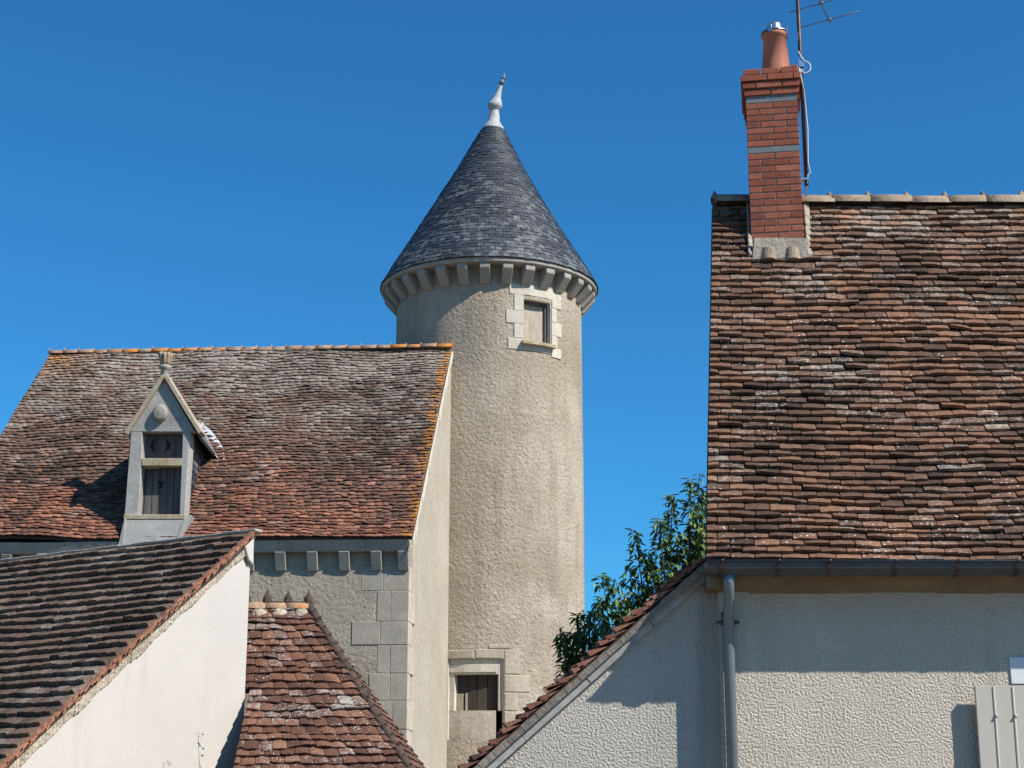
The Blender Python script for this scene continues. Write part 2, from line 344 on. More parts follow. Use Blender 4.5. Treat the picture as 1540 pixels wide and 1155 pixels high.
def ridge_caps(name, mat, parent, A, B, step, rad, bump_h=.05, n=None, hump=.03, seg=8, flat=.8, cone=True):
    mb = MB(); d = (B-A); L = d.length; d.normalize(); side = d.cross(V((0, 0, 1))).normalized(); upv = side.cross(d)
    k = max(1, round(L/step)); st = L/k
    for i in range(k):
        at = (random.random(),)*4; r0 = rad*rn(.94, 1.06); z = rn(-.006, .006)
        a = A+d*(i*st-.01)+upv*z; b = A+d*((i+1)*st+.01)+upv*(z+rn(-.006, .006))
        rings = []
        for q, (p, rr) in enumerate(((a, r0*.97), (a.lerp(b, .5), r0), (b, r0*.99))):
            rings += [p+side*math.cos(math.pi*t/seg)*rr+upv*math.sin(math.pi*t/seg)*rr*flat for t in range(seg+1)]
        m = seg+1; fs = [(j*m+t, j*m+t+1, (j+1)*m+t+1, (j+1)*m+t) for j in range(2) for t in range(seg)]+[tuple(range(m)), tuple(2*m+t for t in range(m))]
        mb.add(rings, fs, at, True)
        if cone and bump_h:
            c = a+upv*(r0*flat*.75); w_ = hump*rn(.85, 1.25); h = bump_h*rn(.7, 1.3)
            base = [c+d*math.cos(t)*w_+side*math.sin(t)*rad*.7-upv*(.3*rad*abs(math.sin(t))) for t in [math.pi*2*q/8 for q in range(8)]]
            mid = [c+(p-c)*.55+upv*h*.75 for p in base]; tip = c+upv*(h+r0*flat*.25)+d*rn(-.01, .01)
            mb.add(base+mid+[tip], [(q, (q+1) % 8, 8+(q+1) % 8, 8+q) for q in range(8)]+[(8+q, 8+(q+1) % 8, 16) for q in range(8)], at)
    return mb.build(name, mat, parent)

UP = V((0, 0, 1))
def g0(p): return V((p.x, p.y, 0))
# ============================================================ GROUND
mb = MB(); mb.add([(-1500, -1500, 0), (1500, -1500, 0), (1500, 1500, 0), (-1500, 1500, 0)], [(0, 1, 2, 3)])
g = mb.build('ground', 'ground'); g['kind'] = 'structure'

# ============================================================ MANOR (middle building)
FR = P(616, 830, 30.0); a3 = R(3.0); ldir = V((-math.cos(a3), math.sin(a3), 0)); fn_ = V((-math.sin(a3), -math.cos(a3), 0))
manor = thing('manor_house', 'long tiled stone house with a pointed stone dormer, joined to the round tower', 'house', g0(FR+ldir*4.4))
eBL = PP(-97, 812, FR+fn_*.28, fn_); eBR = PP(620, 808, FR+fn_*.28, fn_); rTR = P(679, 525, 35.0); rTL = P(75, 533, 35.45)
FL = FR+ldir*8.8; B_ = V((rTR.x, rTR.y, 0)); gd = (B_-g0(FR)); BRr = g0(FR)+gd*2; BLr = g0(FL)+(V((rTL.x, rTL.y, 0))-g0(FL))*2
zt = eBR.z-.06; FRb = g0(FR); FLb = g0(FL); FRt = FRb+UP*zt; FLt = FLb+UP*zt
zr = rTR.z-.12
mb = MB(); mb.prism([FLb, FRb, FRt, FLt], -fn_*.5); mb.build('front_wall', 'manor_render', manor)
def gable(A, Bk, Rg, name, mat, par, thick):
    m_ = MB(); top = V((Rg.x, Rg.y, zr)); k = (V((Rg.x, Rg.y, 0))-g0(A)).length
    m_.prism([g0(A), g0(Bk), g0(Bk)+UP*zt, top, g0(A)+UP*zt], thick); return m_.build(name, mat, par)
gn = UP.cross(gd.normalized()); gn = gn if gn.x > 0 else -gn; gn.normalize()
gable(FR-fn_*.502, BRr, rTR, 'gable_wall', 'gable_render', manor, -gn*.45)
mb = MB(); mb.prism([g0(FR), g0(FR)-fn_*.502, g0(FR)-fn_*.502+UP*(zt+.42), g0(FR)+UP*(zt+.0)], -gn*.30); 
gable(FL, BLr, rTL, 'far_gable_wall', 'gable_render', manor, gn*.45)
mb = MB(); mb.prism([BLr, BRr, BRr+UP*zt, BLr+UP*zt], fn_*.4); mb.build('rear_wall', 'manor_render', manor)
roof, mn = roof_slope('roof', 'tile_manor', manor, eBL, eBR, rTR, rTL, 64, .146, lift=.038, thick=.020, camber=.008, wave=.026, vj=.20, warp=.10, kk=.08)
back = V((0, 0, 0)); bBR = BRr-fn_*.25+UP*eBR.z; bBL = BLr-fn_*.25+UP*eBL.z
roof_slope('rear_roof', 'tile_manor', manor, bBR, bBL, rTL, rTR, 40, .25, warp=.02)
ridge_caps('ridge_tiles', 'ridge_orange', manor, rTL-ldir*-.0+UP*.0, rTR+UP*.03, .335, .12, .05, hump=.035)
# cornice of grey stone, its corbels
cz = eBR.z-.03
mb = MB(); q0 = FRb+fn_*.002; 
x0, x1 = -.0, 8.8
for i in range(11):
    a, b = x0+i*.8+.002, x0+(i+1)*.8-.002; p, q = q0+ldir*a, q0+ldir*b
    zz = cz+rn(-.004, .004)
    mb.hexa([p+UP*(zz-.20), p+fn_*.17+UP*(zz-.20), q+fn_*.17+UP*(zz-.20), q+UP*(zz-.20)], [p+UP*zz, p+fn_*.26+UP*zz, q+fn_*.26+UP*zz, q+UP*zz])
mb.build('cornice', 'grey_stone', manor, .006)
for px in (612, 566, 518, 470, 422, 374, 326, 278, 118, 65, 12, -40):
    c = PP(px, 835, FR+fn_*.1, fn_); s_ = ldir*.10; zb = cz-.203
    m2 = MB(); c = V((c.x, c.y, 0)); c = c+fn_*(-(c-FRb).dot(fn_)+.001)
    if px == 612: c = FRb+fn_*.001+ldir*.104
    m2.hexa([c-s_+UP*(zb-.34), c-s_+fn_*.05+UP*(zb-.34), c+s_+fn_*.05+UP*(zb-.34), c+s_+UP*(zb-.34)],
            [c-s_+UP*zb, c-s_+fn_*.20+UP*zb, c+s_+fn_*.20+UP*zb, c+s_+UP*zb])
    m2.build('corbel', 'grey_stone', manor, .012)
# quoins: blocks proud of the render at the corner, front face and gable face
mb = MB(); mg = MB(); z = cz-.45; i = 0
while z > 0.2:
    h = rn(.42, .58); L1 = (.80, .55, .95, .62)[i % 4]*rn(.85, 1.12); L2 = (.22, .42, .28, .48)[i % 4]
    e = .004+.003*(i % 3)
    zz0, zz1 = z-h+.007, z
    ex_ = rn(-.12, .12)
    cut = L1*rn(.45, .6)
    for (a, b) in ((0.002, cut-.003), (cut+.003, L1)):
        p, q = FRb+ldir*a, FRb+ldir*b; f0, f1 = -fn_*.02, fn_*(e+rn(0, .006))
        mb.hexa([p+f0+UP*zz0, p+f1+UP*zz0, q+f1+UP*zz0, q+f0+UP*zz0], [p+f0+UP*zz1, p+f1+UP*zz1, q+f1+UP*zz1, q+f0+UP*zz1])
    gdn = gd.normalized(); zz0 -= .006; p, q = FRb+fn_*(e), FRb+gdn*(L2*1.5)*rn(.7, 1.2); f0, f1 = -gn*.02, gn*(.004+.003*(i % 2))
    mg.hexa([p+f0+UP*zz0, p+f1+UP*zz0, q+f1+UP*zz0, q+f0+UP*zz0], [p+f0+UP*zz1, p+f1+UP*zz1, q+f1+UP*zz1, q+f0+UP*zz1])
    z -= h; i += 1
mb.build('quoin_stones', 'ashlar', manor, .008); mg.build('quoin_stones', 'gable_stone', manor, .01)
# verge mortar strip up the right gable
mb = MB(); N_ = 26
for i in range(N_):
    a = eBR.lerp(rTR, i/N_); b = eBR.lerp(rTR, (i+1)/N_); h = rn(.10, .17); o_ = gn*rn(.02, .05)
    mb.hexa([a-UP*(h+.03), a+o_-UP*(h+.03), b+o_-UP*(h+.03), b-UP*(h+.03)], [a-UP*.03, a+o_-UP*.03, b+o_-UP*.03, b-UP*.03])
mb.build('verge_mortar', 'white_stone', manor, .008)

# ---- dormer
dn_ = fn_; dp = FR+fn_*.12; D = lambda px, py, f=0.0: PP(px, py, dp+dn_*f, dn_)
dorm = MB()
back_ = -dn_*.22
# frame pieces as prisms in the front plane
def fr(pts, th=.34, f=0.0, mb_=dorm): mb_.prism([D(x, y, f) for x, y in pts], -dn_*th)
fr([(187, 776), (197, 649), (213.7, 649), (212.2, 700), (207, 776)])             # left jamb
fr([(270, 776), (275, 649), (286, 649), (277.5, 776)])                             # right jamb
dormer = dorm.build('dormer', 'dormer_stone', manor, .008); dormer['label'] = 'stone dormer with a pointed gable and closed plank shutters'
mb = MB(); fr([(190, 649), (293, 649), (246.6, 569)], .22, .003, mb); mb.build('gable_face', 'dormer_stone', dormer, .006)
mb = MB(); fr([(212.5, 700.5), (212.9, 689), (273.4, 689), (272.4, 700.5)], .20, .008, mb); mb.build('transom', 'stain_stone', dormer, .008)
mb = MB(); fr([(185, 781), (186, 773.5), (279, 773.5), (278, 781)], .32, .07, mb); mb.build('sill', 'stain_stone', dormer, .01)
# coping stones
for (A, Bq) in (((189, 652), (245.5, 565)), ((300, 651), (247.5, 565))):
    mb = MB(); a = D(*A, .10); b = D(*Bq, .10); w_ = (b-a).normalized(); pu = w_.cross(dn_); pu = pu if pu.z > 0 else -pu
    mb.prism([a-pu*.03, b-pu*.03, b+pu*.05, a+pu*.05], -dn_*.36); mb.build('coping', 'coping', dormer, .01)
# boss
mb = MB(); c = D(242, 622, .0)
for k, (r_, f_) in enumerate(((.17, .0), (.17, .07), (.12, .13), (.03, .15))): pass
ring = []; prof = ((.165, -.01), (.165, .07), (.12, .12), (.02, .135))
for r_, f_ in prof: ring += [c+dn_*f_+ldir*math.cos(t)*r_*.85+UP*math.sin(t)*r_ for t in [2*math.pi*k/16 for k in range(16)]]
mb.add(ring, [(j*16+k, j*16+(k+1) % 16, j*16+16+(k+1) % 16, j*16+16+k) for j in range(3) for k in range(16)]+[tuple(48+k for k in range(16))]); mb.build('boss', 'grey_stone', dormer)
# finial: pedestal and fluted crown
ap = D(247.5, 566, -.08); px1 = .0128
def zat(py, p): return O.z+(ray(247, py).z/ray(247, py).y)*p.y
mb = MB(); zs = [(568, .085), (556, .07), (554.5, .11), (551, .115), (549, .08)]
mb.lathe([(ap.x, ap.y, zat(y, ap), r) for y, r in zs]+[(ap.x, ap.y, zat(549, ap)+.001, .0)], 16); mb.build('finial_base', 'grey_stone', dormer)
mb = MB()
for k in range(9):
    t = 2*math.pi*k/9; ex = V((math.sin(t), -math.cos(t), 0)); pts = []
    for y, r in ((550, .065), (544, .075), (537, .10), (532, .115), (529.5, .095)): pts.append(V((ap.x, ap.y, zat(y, ap)))+ex*r)
    mb.tube(pts, [.03, .033, .036, .036, .02], 6)
mb.lathe([(ap.x, ap.y, zat(550, ap), .05), (ap.x, ap.y, zat(533, ap), .085), (ap.x, ap.y, zat(530, ap), .0)], 12)
mb.build('finial', 'stain_stone', dormer)
# plank shutters
def planks(x0t, x1t, yt, x0b, x1b, yb, n, f, mat, nm):
    mb = MB()
    for k in range(n):
        u0, u1 = k/n+.006, (k+1)/n-.006; j = rn(0, .012)
        L_ = lambda a, b, u: a+(b-a)*u
        pts = [D(L_(x0b, x1b, u0), yb+rn(-.6, .3), f+j), D(L_(x0b, x1b, u1), yb+rn(-.6, .3), f+j), D(L_(x0t, x1t, u1), yt, f+j), D(L_(x0t, x1t, u0), yt, f+j)]
        mb.prism(pts, -dn_*.03)
    return mb.build(nm, mat, dormer)
planks(212, 276, 646, 211, 275, 690, 5, -.27, 'wood_old', 'upper_shutter')
sh = planks(209, 274, 700, 205, 271, 775, 6, -.27, 'wood_old', 'lower_shutter')
for sgn in (-1, 1):      # the pair of crescent cuts
    mb = MB()
    c = D(241+sgn*4.5, 670, -.248); pts_o = []; pts_i = []
    for k in range(9):
        t = R(-70+140*k/8); pts_o.append(c+(-ldir*sgn)*(math.cos(t)*.13-.0)+UP*math.sin(t)*.125); pts_i.append(c+(-ldir*sgn)*(math.cos(t)*.075)+UP*math.sin(t)*.125)
    vs = pts_o+pts_i; mb.add(vs, [(k, k+1, 10+k, 9+k) for k in range(8)])
    mb.build('crescent_cut', 'dark', dormer, fix=False)
mb = MB(); c = D(243, 727, -.248); mb.box((c.x-.07, c.y-.02, c.z), (c.x+.04, c.y+.01, c.z+.03)); mb.box((c.x-.015, c.y-.02, c.z-.09), (c.x+.01, c.y+.01, c.z)); mb.build('latch', 'dark', dormer)
mb = MB(); fr([(190, 776), (199, 652), (284, 652), (275, 776)], .03, -.31, mb); mb.build('back_panel', 'dark', dormer)
# body: cheeks running back to the roof
def roofY(z, X):   # y where manor roof reaches height z
    t = (z-eBR.z)/(rTR.z-eBR.z); p = eBL.lerp(rTL, t); q = eBR.lerp(rTR, t); s = (X-p.x)/(q.x-p.x); return p.y+(q.y-p.y)*s
eL = D(193, 649, -.22); eR = D(288, 649, -.22); zc0 = D(0, 780).z
for (T, Bt, nm) in ((D(285.5, 649.5, -.342), D(277.2, 776, -.342), 'slate_cheek'), (D(197.5, 649.5, -.342), D(187.5, 776, -.342), 'slate_cheek')):
    back = V((T.x, roofY(T.z, T.x)+.15, T.z)); low = V((Bt.x, roofY(Bt.z, Bt.x)+.1, Bt.z))
    sgn = 1 if nm and T.x > ap.x else -1
    mb = MB(); mb.prism([Bt, low, back, T], V((-.05*sgn, 0, 0))); mb.build('cheek_wall', 'slate', dormer)
    sb = MB(); rows = 12
    for r_ in range(rows):
        t0, t1 = r_/rows, min(1, (r_+1.25)/rows); 
        A0, A1 = Bt.lerp(T, t0), low.lerp(back, t0); B0, B1 = Bt.lerp(T, t1), low.lerp(back, t1)
        L = (A1-A0).length; k = max(1, int(L/.19)); off = .5 if r_ % 2 else 0
        for i in range(-1, k+1):
            u0, u1 = (i+off)/k, (i+1+off)/k; u0, u1 = max(0, u0), min(1, u1)
            if u1-u0 < .02: continue
            o1 = V((.022*sgn*rn(.8, 1.2), 0, 0)); o2 = V((.006*sgn, 0, 0)); g_ = .006/L
            sb.add([A0.lerp(A1, u0+g_)+o1, A0.lerp(A1, u1-g_)+o1, B0.lerp(B1, u1-g_)+o2, B0.lerp(B1, u0+g_)+o2, A0.lerp(A1, u0+g_), A0.lerp(A1, u1-g_)], [(0, 1, 2, 3), (4, 5, 1, 0)], (random.random(), .5, .1, random.random()))
    sb.build('cheek_slates', 'slate', dormer, fix=False)
# lit stone return of the right jamb + roof slopes + flashing
apx = D(247, 568, -.0)
for sgn, ee in ((1, D(300, 655, 0)), (-1, D(189, 655, 0))):
    rf = V((apx.x, roofY(apx.z, apx.x)+.1, apx.z)); ef = V((ee.x, roofY(ee.z, ee.x)+.1, ee.z)); a0_ = apx-dn_*.2; e0_ = ee-dn_*.2
    mb = MB(); nn = (ef-e0_).cross(a0_-e0_).normalized(); nn = nn if nn.z > 0 else -nn
    mb.prism([e0_, ef, rf, a0_], -nn*.05); mb.build('dormer_roof', 'lead', dormer)
    mb = MB(); K = 9
    def onr(q): return V((q.x, roofY(q.z, q.x), q.z))
    ws = [.19*(.35+.65*math.sin(math.pi*min(1, (k+.8)/K)))*rn(.85, 1.15) for k in range(K+1)]
    for k in range(K):
        p = onr(ef.lerp(rf, k/K*.9-.13)); q = onr(ef.lerp(rf, (k+1)/K*.9-.13))
        mb.add([p+mn*.03, q+mn*.03, q+V((ws[k+1]*sgn, 0, 0))+mn*.075, p+V((ws[k]*sgn, 0, 0))+mn*.075, p-V((.1*sgn, 0, -.1))+mn*.05, q-V((.1*sgn, 0, -.1))+mn*.05], [(0, 1, 2, 3), (0, 1, 5, 4)])
    mb.build('flashing', 'white_paint', dormer, fix=False)
mb = MB()   # apron below the sill with its flared cement base
mb.prism([D(184, 824, .27), D(260, 824, .27), D(276, 781, .06), D(188, 781, .06)], -dn_*.6); mb.build('apron', 'cement', dormer, .02)
mb = MB(); mb.prism([D(176, 825, .25), D(185, 825, .28), D(190, 778, .07), D(187, 778, .07)], -dn_*.3); mb.build('apron_flashing', 'cement', dormer, .01); mb = MB()
mb.prism([D(258, 825, .28), D(270, 815, .26), D(288, 774, .03), D(275, 781, .07)], -dn_*.4); mb.build('apron_flashing', 'cement', dormer, .01)

# ============================================================ TOWER
TX, TY, TR_ = -.54, 37.0, 2.18
tower = thing('round_tower', 'tall round stone tower with a conical slate roof and pale finial', 'tower', (TX, TY, 0))
Zp = lambda py, Y: P(735, py, Y).z
def ang(px): return math.asin(max(-1, min(1, (px-735.5)/139.7)))
ze = EYE+11.86
wins = []
u0, u1 = ang(786.5), ang(827); uz0, uz1 = Zp(517, 35.05), Zp(448, 35.0)
l0, l1 = ang(683.5), ang(759.5); lz0, lz1 = 3.0, Zp(991, 34.9)
n_a = 160; As = sorted(set([round(-math.pi+2*math.pi*k/n_a, 5) for k in range(n_a)]+[u0, u1, l0, l1])); Zs = sorted(set([-.0]+[.5*k for k in range(1, 26)]+[uz0, uz1, lz0, lz1, ze]))
mb = MB(); na = len(As); nz = len(Zs)
def rad_t(a, z): return TR_+.012*NZ.noise(V((math.sin(a)*1.6, math.cos(a)*1.6, z*.5)))
vs = [(TX+rad_t(a, z)*math.sin(a), TY-rad_t(a, z)*math.cos(a), z) for z in Zs for a in As]; fs = []
for j in range(nz-1):
    for i in range(na):
        a, z = As[i], Zs[j]
        if (u0-1e-6 <= a < u1-1e-6 and uz0-1e-6 <= z < uz1-1e-6) or (l0-1e-6 <= a < l1-1e-6 and lz0-1e-6 <= z < lz1-1e-6): continue
        i2 = (i+1) % na; fs.append((j*na+i, j*na+i2, (j+1)*na+i2, (j+1)*na+i))
mb.add(vs, fs, sm=True); mb.build('wall', 'tower_render', tower, fix=False)
def TP(a, z, r): return V((TX+r*math.sin(a), TY-r*math.cos(a), z))
# upper window
cva = lambda mb, a, b, y0, y1, e=.02, r0=TR_-.1: mb.curved(TX, TY, ang(a), ang(b), Zp(y1, 35.05), Zp(y0, 35.05), r0, TR_+e+rn(0, .004), 3)
Z5 = lambda y: 380+y/6.418; X5 = lambda x: 700+x/6.418
win = MB()
for (a, b, y0, y1) in ((545, 545, 0, 0),): pass
blocks = [(425, 905, 318, 418), (468, 552, 420, 573), (395, 552, 575, 698), (468, 552, 700, 838), (412, 548, 840, 948), (818, 906, 418, 492), (812, 862, 494, 630), (812, 905, 632, 762), (812, 865, 764, 880), (812, 900, 882, 975), (550, 810, 898, 950)]
for (a, b, y0, y1) in blocks: cva(win, X5(a), X5(b), Z5(y0), Z5(y1))
w1 = win.build('upper_window', 'white_stone', tower, .006); w1['label'] = 'small upper window framed by white stone blocks'
mb = MB()   # reveals: inner box of four slabs
ri, ro = TR_-.32, TR_-.0; e_ = .012
mb.curved(TX, TY, u0-.02, u0+.004, uz0, uz1, ri, ro-.003, 1); mb.curved(TX, TY, u1-.012, u1+.02, uz0, uz1, ri, ro-.003, 1)
mb.curved(TX, TY, u0, u1, uz1-.02, uz1+.05, ri, ro-.003, 4); mb.curved(TX, TY, u0, u1, uz0-.05, uz0+.01, ri, ro-.003, 4); mb.build('reveal', 'white_stone', w1)
mb = MB(); mb.curved(TX, TY, u0+.005, u1-.02, uz0+.01, uz1-.02, ri-.04, TR_-.17, 1); mb.build('board', 'wood_beige', w1)
mb = MB(); r1_, r2_ = TR_-.165, TR_-.12
mb.curved(TX, TY, u0+.004, u1-.014, uz1-.10, uz1-.02, ri, r2_, 2); mb.curved(TX, TY, u1-.045, u1-.013, uz0+.01, uz1-.10, ri, r2_, 1); mb.build('frame', 'wood_old', w1)
mb = MB(); mb.curved(TX, TY, u0-.03, u1+.012, uz0-.05, uz0+.03, TR_-.15, TR_+.14, 3); mb.build('sill', 'stain_stone', w1, .008)
# lower window
mb = MB(); cvl = lambda mb, a, b, y0, y1, e=.015: mb.curved(TX, TY, ang(a), ang(b), Zp(y1, 34.85), Zp(y0, 34.85), TR_-.1, TR_+e+rn(0, .005), 3)
for bl in ((677, 718.5, 977, 990.5), (720.5, 758.5, 976, 990.5), (759.7, 781, 977.5, 1014), (759.7, 794, 1015, 1041), (759.7, 777, 1042, 1069), (759.7, 790, 1070, 1098), (759.7, 776, 1099, 1130), (738, 768, 969.5, 976.2)): cvl(mb, *bl)
w2 = mb.build('lower_window', 'worn_stone', tower, .018); w2['label'] = 'lower window with dark planks under a worn stone lintel'
mb = MB(); yb = 34.95; zi0, zi1 = Zp(1068.5, 34.9), Zp(1014, 34.9); i0, i1 = ang(691), ang(752.5)
rr = TR_-.07
cv = lambda a, b, z0, z1, ra, rb, n=3: mb.curved(TX, TY, a, b, z0, z1, ra, rb, n)
cv(l0, i0, zi0, lz1, rr-.3, rr); cv(i1, l1, zi0, lz1, rr-.3, rr); cv(i0+.0005, i1-.0005, zi1, lz1, rr-.3, rr-.001); 
cv(l0+.003, ang(750), Zp(1011, 34.9), Zp(999, 34.9), rr-.05, rr+.035)
cv(l0-.03, l0+.002, lz0, lz1, rr-.2, TR_-.001, 1); cv(l1-.002, l1+.03, lz0, lz1, rr-.2, TR_-.001, 1); cv(l0, l1, lz1-.001, lz1+.06, rr-.2, TR_-.002)
mb.build('reveal', 'white_stone', w2, .005)
mb = MB(); mb.curved(TX, TY, l0+.001, ang(749), lz0, zi0, rr-.3, rr+.01, 4); mb.build('infill_panel', 'gable_render', w2)
mb = MB()
for k in range(4): mb.curved(TX, TY, i0+(i1-i0)*k/4+.004, i0+(i1-i0)*(k+1)/4-.004, zi0, zi1, rr-.24, rr-.17+.008*(k % 2), 1)
mb.build('planks', 'wood_dark', w2)
mb = MB(); mb.curved(TX, TY, i0, i1, zi0-.01, zi1+.01, rr-.4, rr-.26, 2); mb.build('back_panel', 'dark', w2)
for a_, b_, h_ in ((.01, .075, .36), (.10, .12, .37)): mb = MB(); mb.curved(TX, TY, i0+a_, i0+b_, zi0+.002, zi0+h_, rr-.15, rr-.12, 1); mb.build('loose_board', 'wood_beige', w2)
mb = MB()
for k in range(24):
    za, zb2 = .2+k*.24, .2+(k+1)*.24
    if zb2 < lz1+.35: mb.curved(TX, TY, ang(673), ang(682)+rn(-.012, .006), za, zb2, TR_-.05, TR_+.012+rn(0, .008), 1)
mb.build('joint_mortar', 'damp_mortar', tower)
# cornice ring and corbels
mb = MB(); prof = [(TR_-.05, ze-.13), (2.52, ze-.13), (2.545, ze-.11), (2.55, ze-.045), (2.55, ze-.040), (TR_-.05, ze-.040)]
mb.lathe([(TX, TY, z, r) for r, z in prof], 120, False); mb.build('cornice', 'grey_stone', tower)
for k in range(30):
    a = R(-1.5+12*k); h = .115; mb = MB(); top = ze-.133
    ex = V((math.sin(a), -math.cos(a), 0)); sx = V((math.cos(a), math.sin(a), 0))*h; c0 = V((TX, TY, 0))
    sec = [(TR_-.04, top), (2.50, top), (2.50, top-.12), (TR_+.05, top-.42), (TR_-.04, top-.42)]
    mb.prism([c0+ex*r-sx+UP*z for r, z in sec], sx*2); mb.build('corbel', 'grey_stone', tower, .012)
# slated cone
prof = [(2.585, ze-.03), (2.36, ze+.30), (2.10, ze+.75)]
zt_ = EYE+15.98
cpts = [(h/4.12, r, sh, ze+h-(.03 if h == 0 else 0)) for h, r, sh in ((0, 2.575, 0), (.41, 2.33, 0), (1.05, 1.945, 0), (1.92, 1.43, .0), (2.93, .86, .02), (4.12, .26, .068))]
def cone(t):
    for q in range(len(cpts)-1):
        if t <= cpts[q+1][0] or q == len(cpts)-2:
            f = (t-cpts[q][0])/(cpts[q+1][0]-cpts[q][0]); a, b = cpts[q], cpts[q+1]
            return [a[i]+(b[i]-a[i])*f for i in (1, 2, 3)]
mb = MB(); rows = 46
for r_ in range(rows):
    t0, t1 = r_/rows, min(1, (r_+1.5)/rows); R0, X0_, Z0 = cone(t0); R1, X1_, Z1 = cone(t1)
    k = max(8, int(2*math.pi*R0/.165)); off = (.5 if r_ % 2 else 0)+rn(0, .12); 
    for i in range(k):
        a0, a1 = 2*math.pi*(i+off)/k+.004/R0, 2*math.pi*(i+1+off)/k-.004/R0; l = .014*rn(.7, 1.3); dz = rn(-.012, .012)
        am = (a0+a1)/2; q = []
        for a in (a0, am, a1): q.append((TX+X0_+(R0+l)*math.sin(a), TY-(R0+l)*math.cos(a), Z0+l*.5+dz))
        for a in (a0, am, a1): q.append((TX+X1_+(R1+.002)*math.sin(a), TY-(R1+.002)*math.cos(a), Z1))
        for a in (a0, am, a1): q.append((TX+X0_+(R0+l-.011)*math.sin(a), TY-(R0+l-.011)*math.cos(a), Z0+l*.5-.006+dz))
        mb.add(q, [(0, 1, 4, 3), (1, 2, 5, 4), (6, 7, 1, 0), (7, 8, 2, 1)], (random.random(), .5, t0, random.random()))
cn = mb.build('cone_roof', 'slate', tower, fix=False)
mb = MB(); mb.lathe([(TX+cone(t)[1], TY, cone(t)[2]-.004, cone(t)[0]-.012) for t in [k/12 for k in range(13)]]+[(TX, TY, ze-.02, .1)][:0], 96); mb.lathe([(TX, TY, ze-.035, 2.575), (TX, TY, ze-.035, 2.3), (TX, TY, ze-.004, 2.3), (TX, TY, ze-.004, 2.56)], 96, False); mb.build('roof_deck', 'wood_dark', cn, fix=False)
k_ = 39.9/FPX
def fz(py): return Zp(py, 37.0)
def fx(c): return (c-770)*k_
pr = [(196.5, 741.3, 17.6), (192, 741.5, 15.5), (185, 742, 10.5), (184, 742, 9.6), (175, 742.6, 8.6), (167, 743.4, 7.0), (165, 743.6, 7.2), (163.5, 744, 10), (160, 744.2, 11), (156.5, 744.4, 11), (155.5, 745, 9.8), (148, 747, 6.2), (140, 749.4, 4.6), (132, 751.8, 3.3), (130.5, 752, 4.2), (129.5, 752.3, 2.0)]
mb = MB(); mb.lathe([(fx(c), TY, fz(y), r*k_) for y, c, r in pr], 8 if False else 24); fin = mb.build('finial', 'lead_white', tower)
pr = [(129.8, 752.4, 1.6), (127.5, 753.4, 1.9), (126, 754, 4.3), (124, 754.5, 4.9), (122, 754.8, 3.3), (120, 755, 1.7), (118.6, 756.2, 2.0), (117.5, 756.6, 3.1), (115.5, 757.3, 2.2), (113.5, 757.8, 1.1), (109, 759, .35)]
mb = MB(); mb.lathe([(fx(c), TY, fz(y), r*k_) for y, c, r in pr], 16); mb.build('finial_spike', 'lead', fin)

# ============================================================ LEFT HOUSE (white gable, brown roof)
KD = 1.35; LC = P(378, 803, 16.0*KD); rd = V((-.84, .54, 0)).normalized(); wd = V((-.54, -.84, 0)).normalized(); wn = V((.84, -.54, 0)).normalized()
lv = PP(0, 1152, LC, wn); vdir = lv-LC; LE = LC+vdir*1.06
rl = PP(0, 848, LC, V((rd.y, -rd.x, 0))); rv = (rl-LC); rl2 = LC+rv*1.7
lh = thing('gabled_cottage', 'low cottage with a plain white gable wall and dark brown tiled roof', 'house', g0(LC+wd*2+rd*2.6))
ov = wn*.05
roof_slope('roof', 'tile_left', lh, LE+(rl2-LC)+ov*0, LE+ov, LC+ov, rl2, 27, .175, lift=.090, thick=.066, camber=.004, wave=.020, vj=.05, rag=.45, warp=.03)
# gable wall
dsl = UP*-.17
ztop = LC.z-.02
wpoly = [g0(LC), g0(LE)+wd*-.15, LE-wd*.15+V((0, 0, -.2+.15*abs(vdir.z)/V((vdir.x, vdir.y)).length)), LC+UP*-.2]
mb = MB(); mb.prism(wpoly, -wn*.4); mb.build('gable_wall', 'white_render', lh)
# rubble band and red tile edges under the verge
N_ = 84; mb = MB(); mt = MB(); vd = (LE-LC)
for i in range(N_):
    a, b = LC+vd*(i/N_), LC+vd*((i+1)/N_); h = .165+.012*math.sin(i*.7)+rn(-.006, .006); f = wn*(.022+.008*math.sin(i*.37)+rn(-.003, .003)); top = -UP*.055
    mb.hexa([a-UP*h*1.25, a+f-UP*h*1.25, b+f-UP*h*1.25, b-UP*h*1.25], [a+top, a+f+top, b+f+top, b+top])
    if True:
        for lay in range(3):
            o_ = UP*(.05-.034*lay+rn(0, .012)); f2 = wn*(.10-.02*lay+rn(-.03, .02)); at = (random.random(), .5, .5, random.random())
            mt.hexa([a+o_-UP*.02, a+f2+o_-UP*.02, b*1.0+f2+o_-UP*.035, b+o_-UP*.035], [a+o_, a+f2+o_, b+f2+o_-UP*.015, b+o_-UP*.015], at)
mb.build('verge_rubble', 'rubble', lh, .015); mt.build('verge_tiles', 'tile_orange', lh)
mb = MB(); p = LC+wd*.0; mb.prism([p-UP*.06, p-UP*.42, p+wd*.09-UP*.36, p+wd*.17-UP*.2], wn*.06); mb.build('kneeler_stone', 'white_render', lh, .01)
mb = MB(); p = LC+wd*.12-UP*.30; mb.prism([p, p-UP*.15+wd*-.06, p-UP*.02+wd*.04], wn*.012); mb.build('wall_slot', 'wood_dark', lh)
